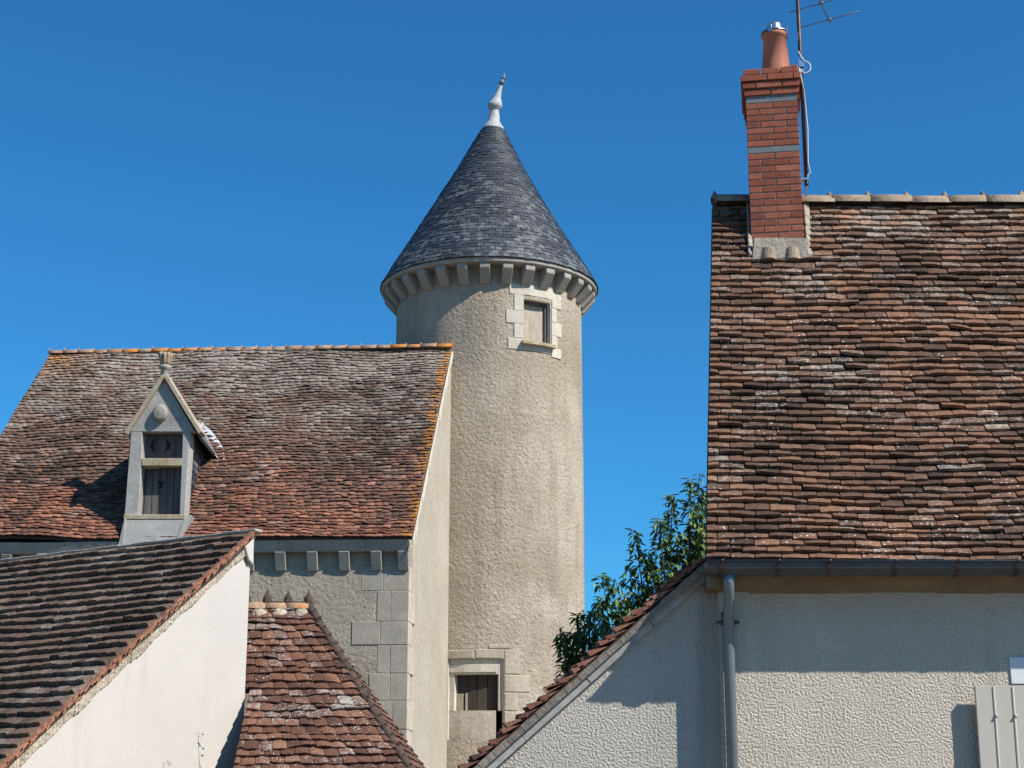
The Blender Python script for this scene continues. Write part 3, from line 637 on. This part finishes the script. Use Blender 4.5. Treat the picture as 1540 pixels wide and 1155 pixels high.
# ridge board / capping strip
mb = MB(); A_ = LC+wn*.09; K = 30
for k in range(K):
    a, b = A_.lerp(rl2, k/K)+wd*.03+UP*rn(.035, .05), A_.lerp(rl2, (k+1)/K+.004)+wd*.03+UP*rn(.035, .05)
    mb.hexa([a-UP*.02, a-wd*.16-UP*.02, b-wd*.16-UP*.02, b-UP*.02], [a+UP*.022, a-wd*.16+UP*.03, b-wd*.16+UP*.03, b+UP*.022])
mb.build('ridge_cap', 'mortar', lh, .01)
mb = MB(); mb.prism([g0(LC)-wn*.4, g0(LC)-wn*.4+UP*(LC.z-.2), g0(rl2)+UP*(rl2.z-.2), g0(rl2)], wd*.3); mb.build('rear_wall', 'white_render', lh)
LEb = LE-wd*.15; mb = MB(); fl = LEb+(rl2-LC); mb.prism([g0(LEb)-wn*.4, V((LEb.x, LEb.y, LE.z-.25))-wn*.4, V((fl.x, fl.y, fl.z-.25)), g0(fl)], -wd*.3); mb.build('front_wall', 'white_render', lh)
gp = LE+wd*.03+UP*-.0; mb = MB(); mb.tube([gp+wn*.03-UP*.02, gp+(rl2-LC)-UP*.02], .065, 12); mb.build('gutter', 'pipe', lh)

# ============================================================ SMALL HIPPED HOUSE (between the white gable and the manor)
zf = lambda Y: EYE+(1.07*KD)+(Y-16*KD)*.98
yR = (16*KD*.98-1.07*KD)/(.98-math.tan(PITCH+math.atan((577.5-912)/FPX)))
sTR = P(464, 912, yR); yE = 14.6*KD; q_ = P(606, 1155, 15.35*KD); kk = (yR-yE)/(yR-q_.y)
sBR = V((sTR.x+(q_.x-sTR.x)*kk, yE, zf(yE))); sBL = V((LC.x+.06, yE, zf(yE)))
sm_ = thing('hipped_outhouse', 'small outhouse with a steep red-brown hipped roof speckled with lichen', 'outhouse', g0(sTR-UP*0+V((0, -.5, 0))))
ym = 16*KD+.03; fm = (ym-yE)/(yR-yE); mR = sBR.lerp(sTR, fm); mL = V((sBL.x, mR.y, mR.z)); xl = P(335, 905, yR).x
roof_slope('roof', 'tile_small', sm_, sBL, sBR, mR, mL, round(31*fm), .185, lift=.042, thick=.026, camber=.012, wave=.03, vj=.16)
roof_slope('roof', 'tile_small', sm_, V((xl, mR.y, mR.z)), mR, sTR, V((xl, sTR.y, sTR.z)), 31-round(31*fm), .185, lift=.042, thick=.026, camber=.012, wave=.03, vj=.16)
bk = V((sBR.x, 2*sTR.y-sBR.y, sBR.z)); bk2 = V((sBL.x, bk.y, bk.z))
roof_slope('hip_end', 'tile_small', sm_, sBR, bk, sTR+V((.01, .02, 0)), sTR, 31, .17, lift=.036)
roof_slope('rear_roof', 'tile_small', sm_, bk, bk2, V((sBL.x, sTR.y, sTR.z)), sTR, 20, .3)
ridge_caps('ridge_tiles', 'ridge_crusted', sm_, V((xl, sTR.y, sTR.z-.03)), sTR+V((.0, 0, -.03)), .29, .125, 0)
x_ = sTR.x
while x_ > xl:      # a dark crest on each joint and pale bedding mortar below it
    mb = MB(); r0 = .055
    vs = [V((x_+rn(-.01, .01)+math.cos(t)*r_*(1.1 if k_i else 1), sTR.y-.02+math.sin(t)*r_*.8, sTR.z+h_)) for k_i, (r_, h_) in enumerate(((.085, -.06), (.07, .05), (.055, .12), (.022, .17))) for t in [math.pi*2*q/7 for q in range(7)]]
    vs.append(V((x_+rn(-.015, .015), sTR.y-.02, sTR.z+rn(.21, .26))))
    mb.add(vs, [(a*7+q, a*7+(q+1) % 7, a*7+7+(q+1) % 7, a*7+7+q) for a in range(3) for q in range(7)]+[(21+q, 21+(q+1) % 7, 28) for q in range(7)])
    mb.build('ridge_crest', 'ridge_dark', sm_)
    mb = MB(); c_ = V((x_-.10+rn(-.02, .02), sTR.y-.13, sTR.z-.06)); N1 = 9
    rg_ = [[c_+V((math.cos(2*math.pi*q/N1)*rr_*rn(.75, 1.25), math.sin(2*math.pi*q/N1)*rr_*.8-hh_*.3, hh_-rr_*.45*(math.sin(2*math.pi*q/N1) < 0))) for q in range(N1)] for rr_, hh_ in ((.13, -.06), (.10, -.005), (.04, .02))]
    mb.add(rg_[0]+rg_[1]+rg_[2], [(a*N1+q, a*N1+(q+1) % N1, a*N1+N1+(q+1) % N1, a*N1+N1+q) for a in range(2) for q in range(N1)]+[tuple(2*N1+q for q in range(N1))], sm=True)
    mb.build('bedding_mortar', 'rubble', sm_); x_ -= .29
ridge_caps('hip_tiles', 'ridge_dark', sm_, sBR, sTR+UP*.02, .2, .060, .04, hump=.025)
mb = MB(); i_ = .22; mb.prism([(sBL.x+.05, sBR.y+i_, 0), (sBR.x-i_, sBR.y+i_, 0), (sBR.x-i_, bk.y-i_, 0), (sBL.x+.05, bk.y-i_, 0)], UP*(sBR.z-.02)); mb.build('wall', 'manor_render', sm_)

# ============================================================ RIGHT HOUSE
YG = 10.75; YW = 11.05; YRd = 13.5
wc = P(1084, 1000, YW).x; XR = 6.5
rh = thing('roughcast_house', 'roughcast house with an old mottled tile roof and red brick chimney', 'house', (wc+2.4, YW, 0))
gz = P(1300, 843, YG).z; rz = P(1300, 309, YRd).z; vx = P(1062, 843, YG).x; rx = P(1071, 308, YRd).x
roof_slope('roof', 'tile_right', rh, V((vx, YG+.04, gz-.0)), V((XR, YG+.04, gz)), V((XR, YRd, rz)), V((rx, YRd, rz)), 55, .172, lift=.041, thick=.027, camber=.005, wave=.011, vj=.12, warp=.04, kk=.19)
YB = 2*YRd-YG
roof_slope('rear_roof', 'tile_right', rh, V((XR, YB, gz)), V((2*rx-vx, YB, gz)), V((rx, YRd, rz)), V((XR, YRd, rz)), 30, .3)
ridge_caps('ridge_cap', 'ridge_mortar', rh, V((rx+.035, YRd, rz-.01)), V((XR, YRd, rz-.01)), .345, .135, .045, hump=.042, flat=.75)
zw = gz-.06
mb = MB(); mb.box((wc, YW, 0), (XR-.1, YW+.4, zw)); mb.build('front_wall', 'roughcast', rh)
sk = (rx-vx)/(YRd-YG)+.01; gx = lambda y: wc+sk*(y-YW)
mb = MB(); mb.prism([(gx(YW+.4), YW+.4, 0), (gx(YB-.3), YB-.3, 0), (gx(YB-.3), YB-.3, zw), (gx(YRd), YRd, rz-.12), (gx(YW+.4), YW+.4, zw+.5)], (.4, 0, 0)); mb.build('gable_wall', 'roughcast', rh)
mb = MB(); mb.prism([(XR-.5, YW+.4, 0), (XR-.5, YB-.3, 0), (XR-.5, YB-.3, zw), (XR-.5, YRd, rz-.12), (XR-.5, YW+.4, zw+.5)], (.4, 0, 0)); mb.build('far_gable_wall', 'roughcast', rh)
mb = MB(); mb.box((gx(YB)+.5, YB-.7, 0), (XR-.5, YB-.3, zw)); mb.build('rear_wall', 'roughcast', rh)
# stained plaster cornice under the gutter
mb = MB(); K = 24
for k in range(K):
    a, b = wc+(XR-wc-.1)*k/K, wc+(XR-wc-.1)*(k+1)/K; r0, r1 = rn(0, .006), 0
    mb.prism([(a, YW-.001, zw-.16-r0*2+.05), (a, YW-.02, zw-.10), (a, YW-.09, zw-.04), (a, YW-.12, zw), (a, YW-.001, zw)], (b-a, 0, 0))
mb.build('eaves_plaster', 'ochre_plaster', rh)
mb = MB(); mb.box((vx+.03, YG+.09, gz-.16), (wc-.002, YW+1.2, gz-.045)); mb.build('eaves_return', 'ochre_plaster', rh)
# gutter: half round trough with rolled bead, joints
mb = MB(); gx0 = vx-.005; gc = V((0, YG, gz-.018)); rg = .075; n_ = 12; vs = []
for x in (gx0, XR):
    for rr_ in (rg, rg-.006):
        for k in range(n_+1):
            t = math.pi*k/n_; vs.append((x, gc.y-math.cos(t)*rr_, gc.z-math.sin(t)*rr_*1.15))
m_ = n_+1; fs = [(k, k+1, 2*m_+k+1, 2*m_+k) for k in range(n_)]+[(m_+k, m_+k+1, 3*m_+k+1, 3*m_+k) for k in range(n_)]+[(k, k+1, m_+k+1, m_+k) for k in range(n_)]
fs += [tuple(range(m_))]
mb.add(vs, fs, sm=False); mb.tube([(gx0, gc.y-rg-.004, gc.z+.004), (XR, gc.y-rg-.004, gc.z+.004)], .009, 8); gut = mb.build('gutter', 'zinc', rh)
for px in (1082, 1167, 1243, 1342, 1436, 1524, 1610):
    x = P(px, 850, YG).x; mb = MB(); pts = [(x, gc.y-math.cos(t)*(rg+.004), gc.z-math.sin(t)*(rg+.004)*1.15) for t in [math.pi*k/12 for k in range(13)]]
    for k in range(12):
        a, b = V(pts[k]), V(pts[k+1]); mb.add([a-V((.014, 0, 0)), a+V((.014, 0, 0)), b+V((.014, 0, 0)), b-V((.014, 0, 0))], [(0, 1, 2, 3)])
    mb.tube([(x, gc.y-rg-.006, gc.z+.006), (x+.02, gc.y-rg-.006, gc.z+.006)], .012, 8)
    mb.build('gutter_bracket', 'mast', gut, fix=False)
mb = MB(); pxx = P(1097, 1000, YW-.07).x; ptz = gc.z-rg
mb.tube([(pxx-.012, YG+.005, ptz+.02), (pxx-.012, YG+.01, ptz-.05), (pxx-.01, YG+.05, ptz-.13), (pxx, YW-.10, ptz-.27), (pxx, YW-.065, ptz-.36), (pxx, YW-.065, 0)], .038, 16)
dpipe = mb.build('downpipe', 'pipe', rh)
mb = MB(); zc = P(1094, 936, YW-.07).z; mb.tube([(pxx, YW-.065, zc-.018), (pxx, YW-.065, zc+.018)], .048, 16); mb.tube([(pxx-.075, YW-.06, zc), (pxx+.075, YW-.06, zc)], .012, 8); mb.tube([(pxx, YW-.065, zc+.03), (pxx, YW-.065, zc+.07)], .044, 16); mb.build('pipe_collar', 'zinc', dpipe)
# window lintel, frame and open shutter at the right edge
wx0 = P(1518, 1000, YW).x; lt = P(1518, 988, YW).z; lb = P(1518, 1029, YW).z
mb = MB(); mb.box((wx0, YW-.012, lb), (wx0+1.5, YW+.02, lt)); lin = mb.build('lintel', 'white_paint', rh, .004)
shx = P(1465, 1032, YW-.09).x; shz = P(1465, 1031, YW-.09).z; sw = (wx0+.14)-shx
mb = MB(); nb = 5; bw = sw*1.0/3.25
for k in range(4):
    a = shx+bw*k; mb.box((a+.004, YW-.095, .15), (a+bw-.004, YW-.065, shz)); mb.box((a+bw-.012, YW-.092, .15), (a+bw+.012, YW-.07, shz-.001)) if k < 3 else None
    if k: mb.tube([(a, YW-.10, .15), (a, YW-.10, shz-.001)], .005, 6)
shut = mb.build('shutter', 'shutter_paint', rh, .003)
for k in (1, 2, 3): mb = MB(); mb.tube([(shx+bw*k+.003, YW-.115, P(1490, 1075, YW-.1).z-.012), (shx+bw*k+.003, YW-.09, P(1490, 1075, YW-.1).z)], .009, 8); mb.build('shutter_bolt', 'shutter_paint', shut)
for z_ in (shz-.3, .5): mb = MB(); mb.box((shx+.3, YW-.068, z_), (shx+.36, YW-.001, z_+.04)); mb.build('shutter_hinge', 'shutter_paint', shut)
mb = MB(); mb.box((wx0+.17, YW-.006, .9), (wx0+1.2, YW+.01, lb-.004)); mb.build('window', 'glass', rh)

# ---- brick chimney (turned a little from the street line)
clist0 = set(bpy.data.objects)
cw0, cw1 = P(1131, 370, 13.02).x, P(1209.5, 370, 13.02).x; cy0, cy1 = 13.02, 13.66
zb_ = P(1150, 378, cy0).z; zt0 = P(1150, 151, cy0).z
ch = bpy.data.objects.new('chimney', None)
mb = MB(); z = zb_-.55; cz_ = .0585
core = MB(); core.box((cw0+.006, cy0+.006, z), (cw1-.006, cy1-.006, zt0+.25)); chim = core.build('chimney', 'mortar', rh)
bz = zb_; row = 0
def course(mb, x0, x1, y0, y1, z0, z1, row, bl=.225):
    g = .005
    for (ax, lo, hi) in (('x', x0, x1), ('y', y0+.105, y1-.105)):
        L = hi-lo; k = 0; s = lo-(bl/2 if row % 2 else 0)
        while s < hi-.01:
            a, b = max(lo, s), min(hi, s+bl); s += bl
            if hi-b < .03: b = hi; s = hi
            if b-a < .03: continue
            for side in (0, 1):
                at = (random.random(),)*4; j = rn(0, .003)
                if ax == 'x':
                    yy = (y0-j, y0+.1) if side == 0 else (y1-.1, y1+j); mb.box((a+g*(a > lo+.001), yy[0], z0+g), (b-g*(b < hi-.001), yy[1], z1-g), at)
                else:
                    xx = (x0-j, x0+.1) if side == 0 else (x1-.1, x1+j); mb.box((xx[0], a+g, z0+g), (xx[1], b-g, z1-g), at)
n1 = round((zt0-zb_)/cz_); zband2 = P(1150, 222, cy0).z; z = zb_; k = 0
nlow = round((zband2-.028-zb_)/cz_); hc = (zband2-.028-zb_)/nlow
z = zb_-hc*6
for k in range(nlow+6): course(mb, cw0, cw1, cy0, cy1, z, z+hc, k); z += hc
zA = z; z += .056; zB = zt0-.0; n2 = round((zB-z)/cz_); h2 = (zB-z)/n2
for k in range(n2): course(mb, cw0, cw1, cy0, cy1, z, z+h2, k); z += h2
zC = z; z += .062
mb2 = mb
for k, o_ in enumerate((.012, .024, .038)):
    course(mb2, cw0-o_, cw1+o_, cy0-o_, cy1+o_, z, z+.064, k); z += .064
zcap = z
mb.build('bricks', 'brick', chim, .003)
mb = MB()
for zz, hh in ((zA, .056), (zC, .062)):
    mb = MB(); mb.box((cw0+.002, cy0-.0, zz+.004), (cw1-.002, cy1, zz+hh-.004)); mb.build('lead_band', 'lead_band', chim)
mb = MB(); o_ = .03; cxm = (cw0+cw1)/2; cym = (cy0+cy1)/2
zc1 = zcap+.001
mb.box((cw0-.01, cy0-.01, zcap-.06), (cw1+.01, cy1+.01, zcap+.004)); mb.build('cap_mortar', 'mortar', chim)
mb = MB()
for k in range(2):
    for side in (0, 1):
        for j in range(3):     # sloped brick capping leaning in to the pot
            a = cw0-.02+(cw1-cw0+.04)*j/3+.006; b = cw0-.02+(cw1-cw0+.04)*(j+1)/3-.006
            y_, yi = (cy0-.02, cy0+.16) if side == 0 else (cy1+.02, cy1-.16); r_ = random.random(); tl = .02*(j == 2)
            mb.hexa([(a, y_, zcap+.006), (b, y_, zcap+.006), (b, yi, zcap+.03), (a, yi, zcap+.03)], [(a, y_, zcap+.056), (b, y_, zcap+.056+tl), (b, yi, zcap+.10+tl), (a, yi, zcap+.10)], (r_,)*4)
    break
mb.build('cap_bricks', 'brick', chim, .004)
ppx = P(1163, 98, cy0+.16).x; py_ = cy0+.18; pz0 = zcap+.03; pz1 = P(1163, 50, py_).z
rad0 = .130; ra1 = .098
mb = MB(); mb.lathe([(ppx, py_, pz0, rad0), (ppx, py_, pz0+.12, rad0-.008), (ppx, py_, pz1-.045, ra1), (ppx, py_, pz1-.04, ra1+.014), (ppx, py_, pz1-.012, ra1+.016), (ppx, py_, pz1, ra1+.006), (ppx, py_, pz1, ra1-.02), (ppx, py_, pz1-.1, ra1-.02)], 32); pot = mb.build('chimney_pot', 'terracotta', chim)
ct = P(1163, 33, py_).z
mb = MB(); mb.lathe([(ppx, py_, pz1-.02, .062), (ppx, py_, ct-.035, .066), (ppx, py_, ct-.015, .060), (ppx, py_, ct-.004, .04), (ppx, py_, ct, .001)], 24)
for k in range(4):
    t = R(70+90*k); c = V((ppx+math.sin(t)*(ra1+.018), py_-math.cos(t)*(ra1+.018), pz1)); sx = V((math.cos(t), math.sin(t), 0))*.02; ex = V((math.sin(t), -math.cos(t), 0))*.004
    mb.prism([c-sx-ex-UP*.02, c+sx-ex-UP*.02, c+sx*.7-ex+UP*.055, c-sx*.7-ex+UP*.06], ex*2)
mb.lathe([(ppx, py_, pz1+.004, ra1+.018), (ppx, py_, pz1+.016, ra1+.018), (ppx, py_, pz1+.016, .06)], 24)
mb.build('flue_cap', 'steel', pot)
PV = V((P(1209.5, 370, 13.02).x, 13.02, 0)); ca, sa = math.cos(R(9)), math.sin(R(9)); L0 = rh.location
for o_b in set(bpy.data.objects)-clist0:
    if o_b.type != 'MESH': continue
    for v_ in o_b.data.vertices:
        x, y = v_.co.x+L0.x-PV.x, v_.co.y+L0.y-PV.y
        v_.co.x = PV.x-L0.x+x*ca+y*sa; v_.co.y = PV.y-L0.y-x*sa+y*ca
# mortar flaunching where the stack meets the tiles
rn_ = V((0, -(rz-gz), YRd-YG)).normalized(); sl = V((0, YRd-YG, rz-gz)).normalized()
def onroof(x, z): return V((x, YG+(z-gz)*(YRd-YG)/(rz-gz), z))
for (x0, x1) in ((cw1+.002, cw1+.05), (cw0-.05, cw0-.002)):
    mb = MB()
    a = onroof(x0, zb_-.10); L = (rz-zb_+.12)/sl.z
    for k in range(6):
        p = a+sl*(L*k/6); q = a+sl*(L*(k+1)/6); p = p+V((.16*(p.y-a.y), 0, 0)); q = q+V((.16*(q.y-a.y), 0, 0)); w2_ = V((x1-x0+rn(-.01, .01), 0, 0)); hh = rn_*rn(.07, .085)
        mb.hexa([p, p+w2_, q+w2_, q], [p+hh, p+w2_+hh*.6, q+w2_+hh*.6, q+hh])
    mb.build('side_flaunching', 'mortar', chim, .01)
mb = MB(); a = onroof(cw0-.0, zb_-.13); wv = V((cw1-cw0, 0, 0)); mb.hexa([a-sl*.0, a+wv, a+wv+sl*.16, a+sl*.16], [a-wv*.06+rn_*.04, a+wv*1.06+rn_*.04, a+wv+sl*.17+rn_*.15, a+sl*.17+rn_*.15]); 
mb.build('front_flaunching', 'mortar', chim, .01)
for f in (.27, .73):
    c = a+wv*f+rn_*.012; mb = MB()
    mb.tube([c-sl*.004, c+sl*.10+rn_*.04], .068, 18, sm=False); mb.build('skirt_tile', 'ridge_mortar', chim)

# ============================================================ ANTENNA
mxp = P(1213, 280, cy0+.12); mtop = P(1203, -90, cy0+.12)
mx = mxp.x
ant = thing('tv_antenna', 'thin television antenna with crossbars on a mast clamped to the brick chimney', 'antenna', (mx, mxp.y, mxp.z))
mb = MB(); mb.tube([(mx, mxp.y, mxp.z), (mx, mxp.y, mtop.z)], .017, 12); mb.build('mast', 'mast', ant)
be = P(1248.5, 34, 14.3); bm_ = V((mx+.03, mxp.y-.02, be.z+.02)); b0 = be+(bm_-be)*1.55
mb = MB(); mb.tube([b0, be], .009, 8); mb.build('boom', 'alu', ant)
def elem(p, q):
    mb = MB(); mb.tube([p, q], .0055, 6); mb.tube([p.lerp(q, .62)-V((.02, 0, 0)), p.lerp(q, .62)+V((.02, 0, 0))], .011, 6); mb.build('crossbar', 'alu', ant)
ed = (P(1293, 25, 14.28)-P(1212, 35.5, 14.28)); ed = V((ed.x, -.35, 0)).normalized()
for k in range(5):
    c = be+(bm_-be)*(.03+.27*k)+UP*.012; L = .31+.012*k
    c2 = c
    p, q = c-ed*L, c+ed*L; mb = MB(); mb.tube([p, q], .0055, 6); mb.tube([c-ed*.02, c+ed*.02], .013, 6); mb.build('crossbar', 'alu', ant)
mb = MB(); zk = P(1207, 100, mxp.y).z
mb.box((cw1+.0, mxp.y-.03, zk-.03), (mx+.03, mxp.y+.03, zk-.015)); mb.build('bracket', 'steel', ant); mb = MB(); mb.box((cw1-.0, mxp.y-.03, mxp.z+.05), (mx+.02, mxp.y+.03, mxp.z+.065)); mb.build('bracket', 'steel', ant); mb = MB(); mb.box((mx-.022, mxp.y-.03, zk-.06), (mx+.024, mxp.y-.016, zk+.08)); mb.build('clamp', 'steel', ant)
mb = MB(); pts = []
loop = [V((mx+.03+math.sin(t)*.05, mxp.y-.03, zk-.02+math.cos(t)*.055)) for t in [R(20*k) for k in range(0, 14)]]
pts = [V((mx-.02, mxp.y-.03, zk+.13)), V((mx, mxp.y-.035, zk+.07))]+loop+[V((mx+.012, mxp.y-.03, zk-.25)), V((mx+.03, mxp.y-.02, zk-.6)), V((mx+.018, mxp.y-.02, zk-.9)), V((mx+.035, mxp.y-.02, zk-1.0)), V((mx+.012, mxp.y-.02, mxp.z+.1)), V((mx-.01, mxp.y, mxp.z-.1))]
mb.tube(pts, .0055, 6); mb.build('cable', 'cable', ant)

# ============================================================ ANNEX (grey gable running down to the left)
YA = 11.16
ax = thing('lean_to_annex', 'grey roughcast lean-to with a steep raking roof edge of red tiles', 'annex', (P(900, 1100, YA).x, YA, 0))
Q = lambda px, py, Y=YA: P(px, py, Y)
t_top = V((wc, YA, Q(1066, 868).z)); bt0, bt1 = Q(1066, 869), Q(748, 1153); dv = (bt0-bt1).normalized()
top = bt0+dv*((wc-bt0.x)/dv.x); low = bt1-dv*.9
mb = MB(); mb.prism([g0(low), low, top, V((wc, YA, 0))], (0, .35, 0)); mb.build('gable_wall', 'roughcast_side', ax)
pu = V((-dv.z, 0, dv.x)); pu = pu if pu.z > 0 else -pu
mb = MB()
for k in range(5):
    a = low+(top-low)*(k/5)+dv*.002; b = low+(top-low)*((k+1)/5)-dv*.002; f = V((0, -.045-.004*(k % 2), 0))
    if k == 4: b = low+(top-low)
    mb.prism([a, b, b+pu*.062, a+pu*.062], f); mb.prism([a+pu*.064, b+pu*.064, b+pu*.085, a+pu*.085], f+V((0, -.02, 0)))
mb.build('bargeboard', 'board_grey', ax, .003)
yf, yk = YA-.075, 14.6; oo = pu*.105
lo_f = low+oo; hi_f = top+oo+dv*-.0
roof_slope('roof', 'tile_red', ax, V((lo_f.x, yk, lo_f.z)), V((lo_f.x, yf, lo_f.z)), V((hi_f.x, yf, hi_f.z)), V((hi_f.x, yk, hi_f.z)), 33, .17, lift=.060, thick=.040, camber=.006, wave=.01, vj=.22)
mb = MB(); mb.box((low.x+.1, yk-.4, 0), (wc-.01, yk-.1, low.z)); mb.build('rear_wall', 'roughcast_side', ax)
# cement slurry bedding the verge tiles
mb = MB(); K = 46
for k in range(K):
    a = lo_f+(hi_f-lo_f)*(k/K); b = lo_f+(hi_f-lo_f)*((k+1)/K); h = rn(.0, .012)
    off_ = V((0, yf-YA-.002, 0)); mb.prism([a-pu*.056+off_, b-pu*.056+off_, b-pu*(.006+h)+off_, a-pu*(.006+h)+off_], (0, -.010-.002*(k % 2), 0))
mb.build('verge_mortar', 'annex_slurry', ax)

# ============================================================ SHRUBS behind the annex
def leafy(name, label, base, targets, nleaf, ls, Y, group=None):
    t = thing(name, label, 'tree' if name == 'cherry_tree' else 'shrub', base)
    wood = MB(); lf = MB()
    root = V(base)
    for (px, py, dy, spread) in targets:
        tip = P(px, py, Y+dy); mid = root.lerp(tip, .55)+V((rn(-.15, .15), rn(-.1, .1), .15)); m2 = mid.lerp(tip, .6)+V((rn(-.05, .05), rn(-.05, .05), .03))
        pts = [root, root.lerp(mid, .5)+V((rn(-.06, .06), rn(-.06, .06), 0)), mid, m2, tip]
        wood.tube(pts, [.035, .025, .016, .010, .004], 6)
        L = []
        for k in range(nleaf):
            u = rn(0, 1)**.75
            p = mid.lerp(m2, u*2) if u < .5 else m2.lerp(tip, u*2-1)
            sp = spread*1.25*(1.25-u)
            c = p+V((rn(-1, 1), rn(-1, 1), rn(-1, .45)))*sp
            L.append((p, c))
        for (p, c) in L:
            if random.random() < .12: wood.tube([p, c], [.004, .002], 4, caps=False)
            out = (c-p); out.z *= .3; out = out.normalized() if out.length > 1e-4 else V((1, 0, 0))
            d = (out*rn(.3, 1.2)+V((rn(-.6, .6), rn(-.6, .6), rn(-1.1, .35)))).normalized()
            s_ = d.cross(V((rn(-.4, .4), rn(-.4, .4), 1))).normalized(); nn = s_.cross(d).normalized()
            l = ls*rn(.7, 1.25); w_ = l*.21; r_ = random.random(); fold = nn*w_*.45; dr = -UP*l*.12
            vs = [c, c+d*l*.35+s_*w_+fold, c+d*l*.7+s_*w_*.8+fold+dr*.5, c+d*l+dr, c+d*l*.7-s_*w_*.8+fold+dr*.5, c+d*l*.35-s_*w_+fold, c+d*l*.5+dr*.2]
            lf.add(vs, [(0, 1, 6), (1, 2, 6), (2, 3, 6), (3, 4, 6), (4, 5, 6), (5, 0, 6)], (r_, .5, .5, r_))
    wood.build('branches', 'bark', t); lf.build('foliage', 'leaf', t, fix=False)
T1 = [(955, 797, 0, .10), (946, 850, .1, .15), (990, 775, -.1, .09), (985, 840, .1, .16), (1012, 742, .2, .09), (1020, 800, 0, .14), (1040, 720, .0, .08), (1052, 712, .2, .08), (1050, 760, .1, .12), (1058, 790, 0, .14), (905, 862, .1, .10), (925, 870, -.1, .13), (903, 900, .1, .09), (930, 915, .0, .12), (960, 880, .2, .16), (1000, 870, .3, .16), (1035, 840, .2, .15), (1010, 815, .3, .13), (975, 830, .3, .13), (940, 895, .3, .12), (968, 905, .1, .12), (1062, 740, .4, .1), (1048, 800, .3, .15), (1070, 770, .5, .2)]
leafy('cherry_tree', 'leafy green bush-like tree rising behind the raking tiled edge against the sky', (P(1000, 950, 17).x, 17.6, 0), T1, 180, .092, 16.8)
T2 = [(848, 952, 0, .05), (870, 925, 0, .05), (890, 920, .05, .05), (860, 975, .0, .05), (885, 950, .0, .08), (905, 945, .1, .08), (925, 940, .1, .08), (870, 992, 0, .06), (900, 965, .1, .09), (935, 930, .15, .07)]
leafy('dark_shrub', 'smaller dark shrub peeping over the lower part of the raking tiled edge', (P(905, 1000, 15).x, 15.2, 0), [(a, b, c, d*1.3) for a, b, c, d in T2]+[(842, 948, 0, .07), (878, 918, 0, .07), (865, 950, .05, .09)], 150, .08, 14.9)

# ============================================================ WEEDS in front of the white gable
def weed(label, px, ptop, Y, hgt, n):
    p = P(px, ptop, Y); t = thing('weed_stalk', label, 'weed', (p.x, Y, 0), 'weed stalks in front of the white gable')
    mb = MB(); pts = [V((p.x+.03*math.sin(k*.9), Y, p.z*k/12)) for k in range(13)]; mb.tube(pts, [.006-.00035*k for k in range(13)], 5); st = mb.build('stem', 'stalk', t)
    lf = MB()
    for k in range(n):
        z = p.z-(k/n)**1.2*.9; a = rn(0, 6.28); d = V((math.cos(a), math.sin(a), rn(-.1, .8))).normalized(); c = V((p.x+rn(-.01, .01), Y, z)); l = rn(.02, .045)*(1+.8*(k > n*.5)); s_ = d.cross(UP).normalized()*l*.3
        if k in (4, 5): l *= 1.8
        lf.add([c, c+d*l*.5+s_, c+d*l, c+d*l*.5-s_], [(0, 1, 2, 3)], (rn(.3, 1),)*4)
    lf.build('seed_heads', 'leaf', t, fix=False)
weed('taller thin weed stalk with small pods in front of the white gable wall', 304, 1104, 12.0, 0, 46)
weed('shorter weed tip just reaching the lower edge, left of the taller stalk', 252, 1146, 11.6, 0, 34)
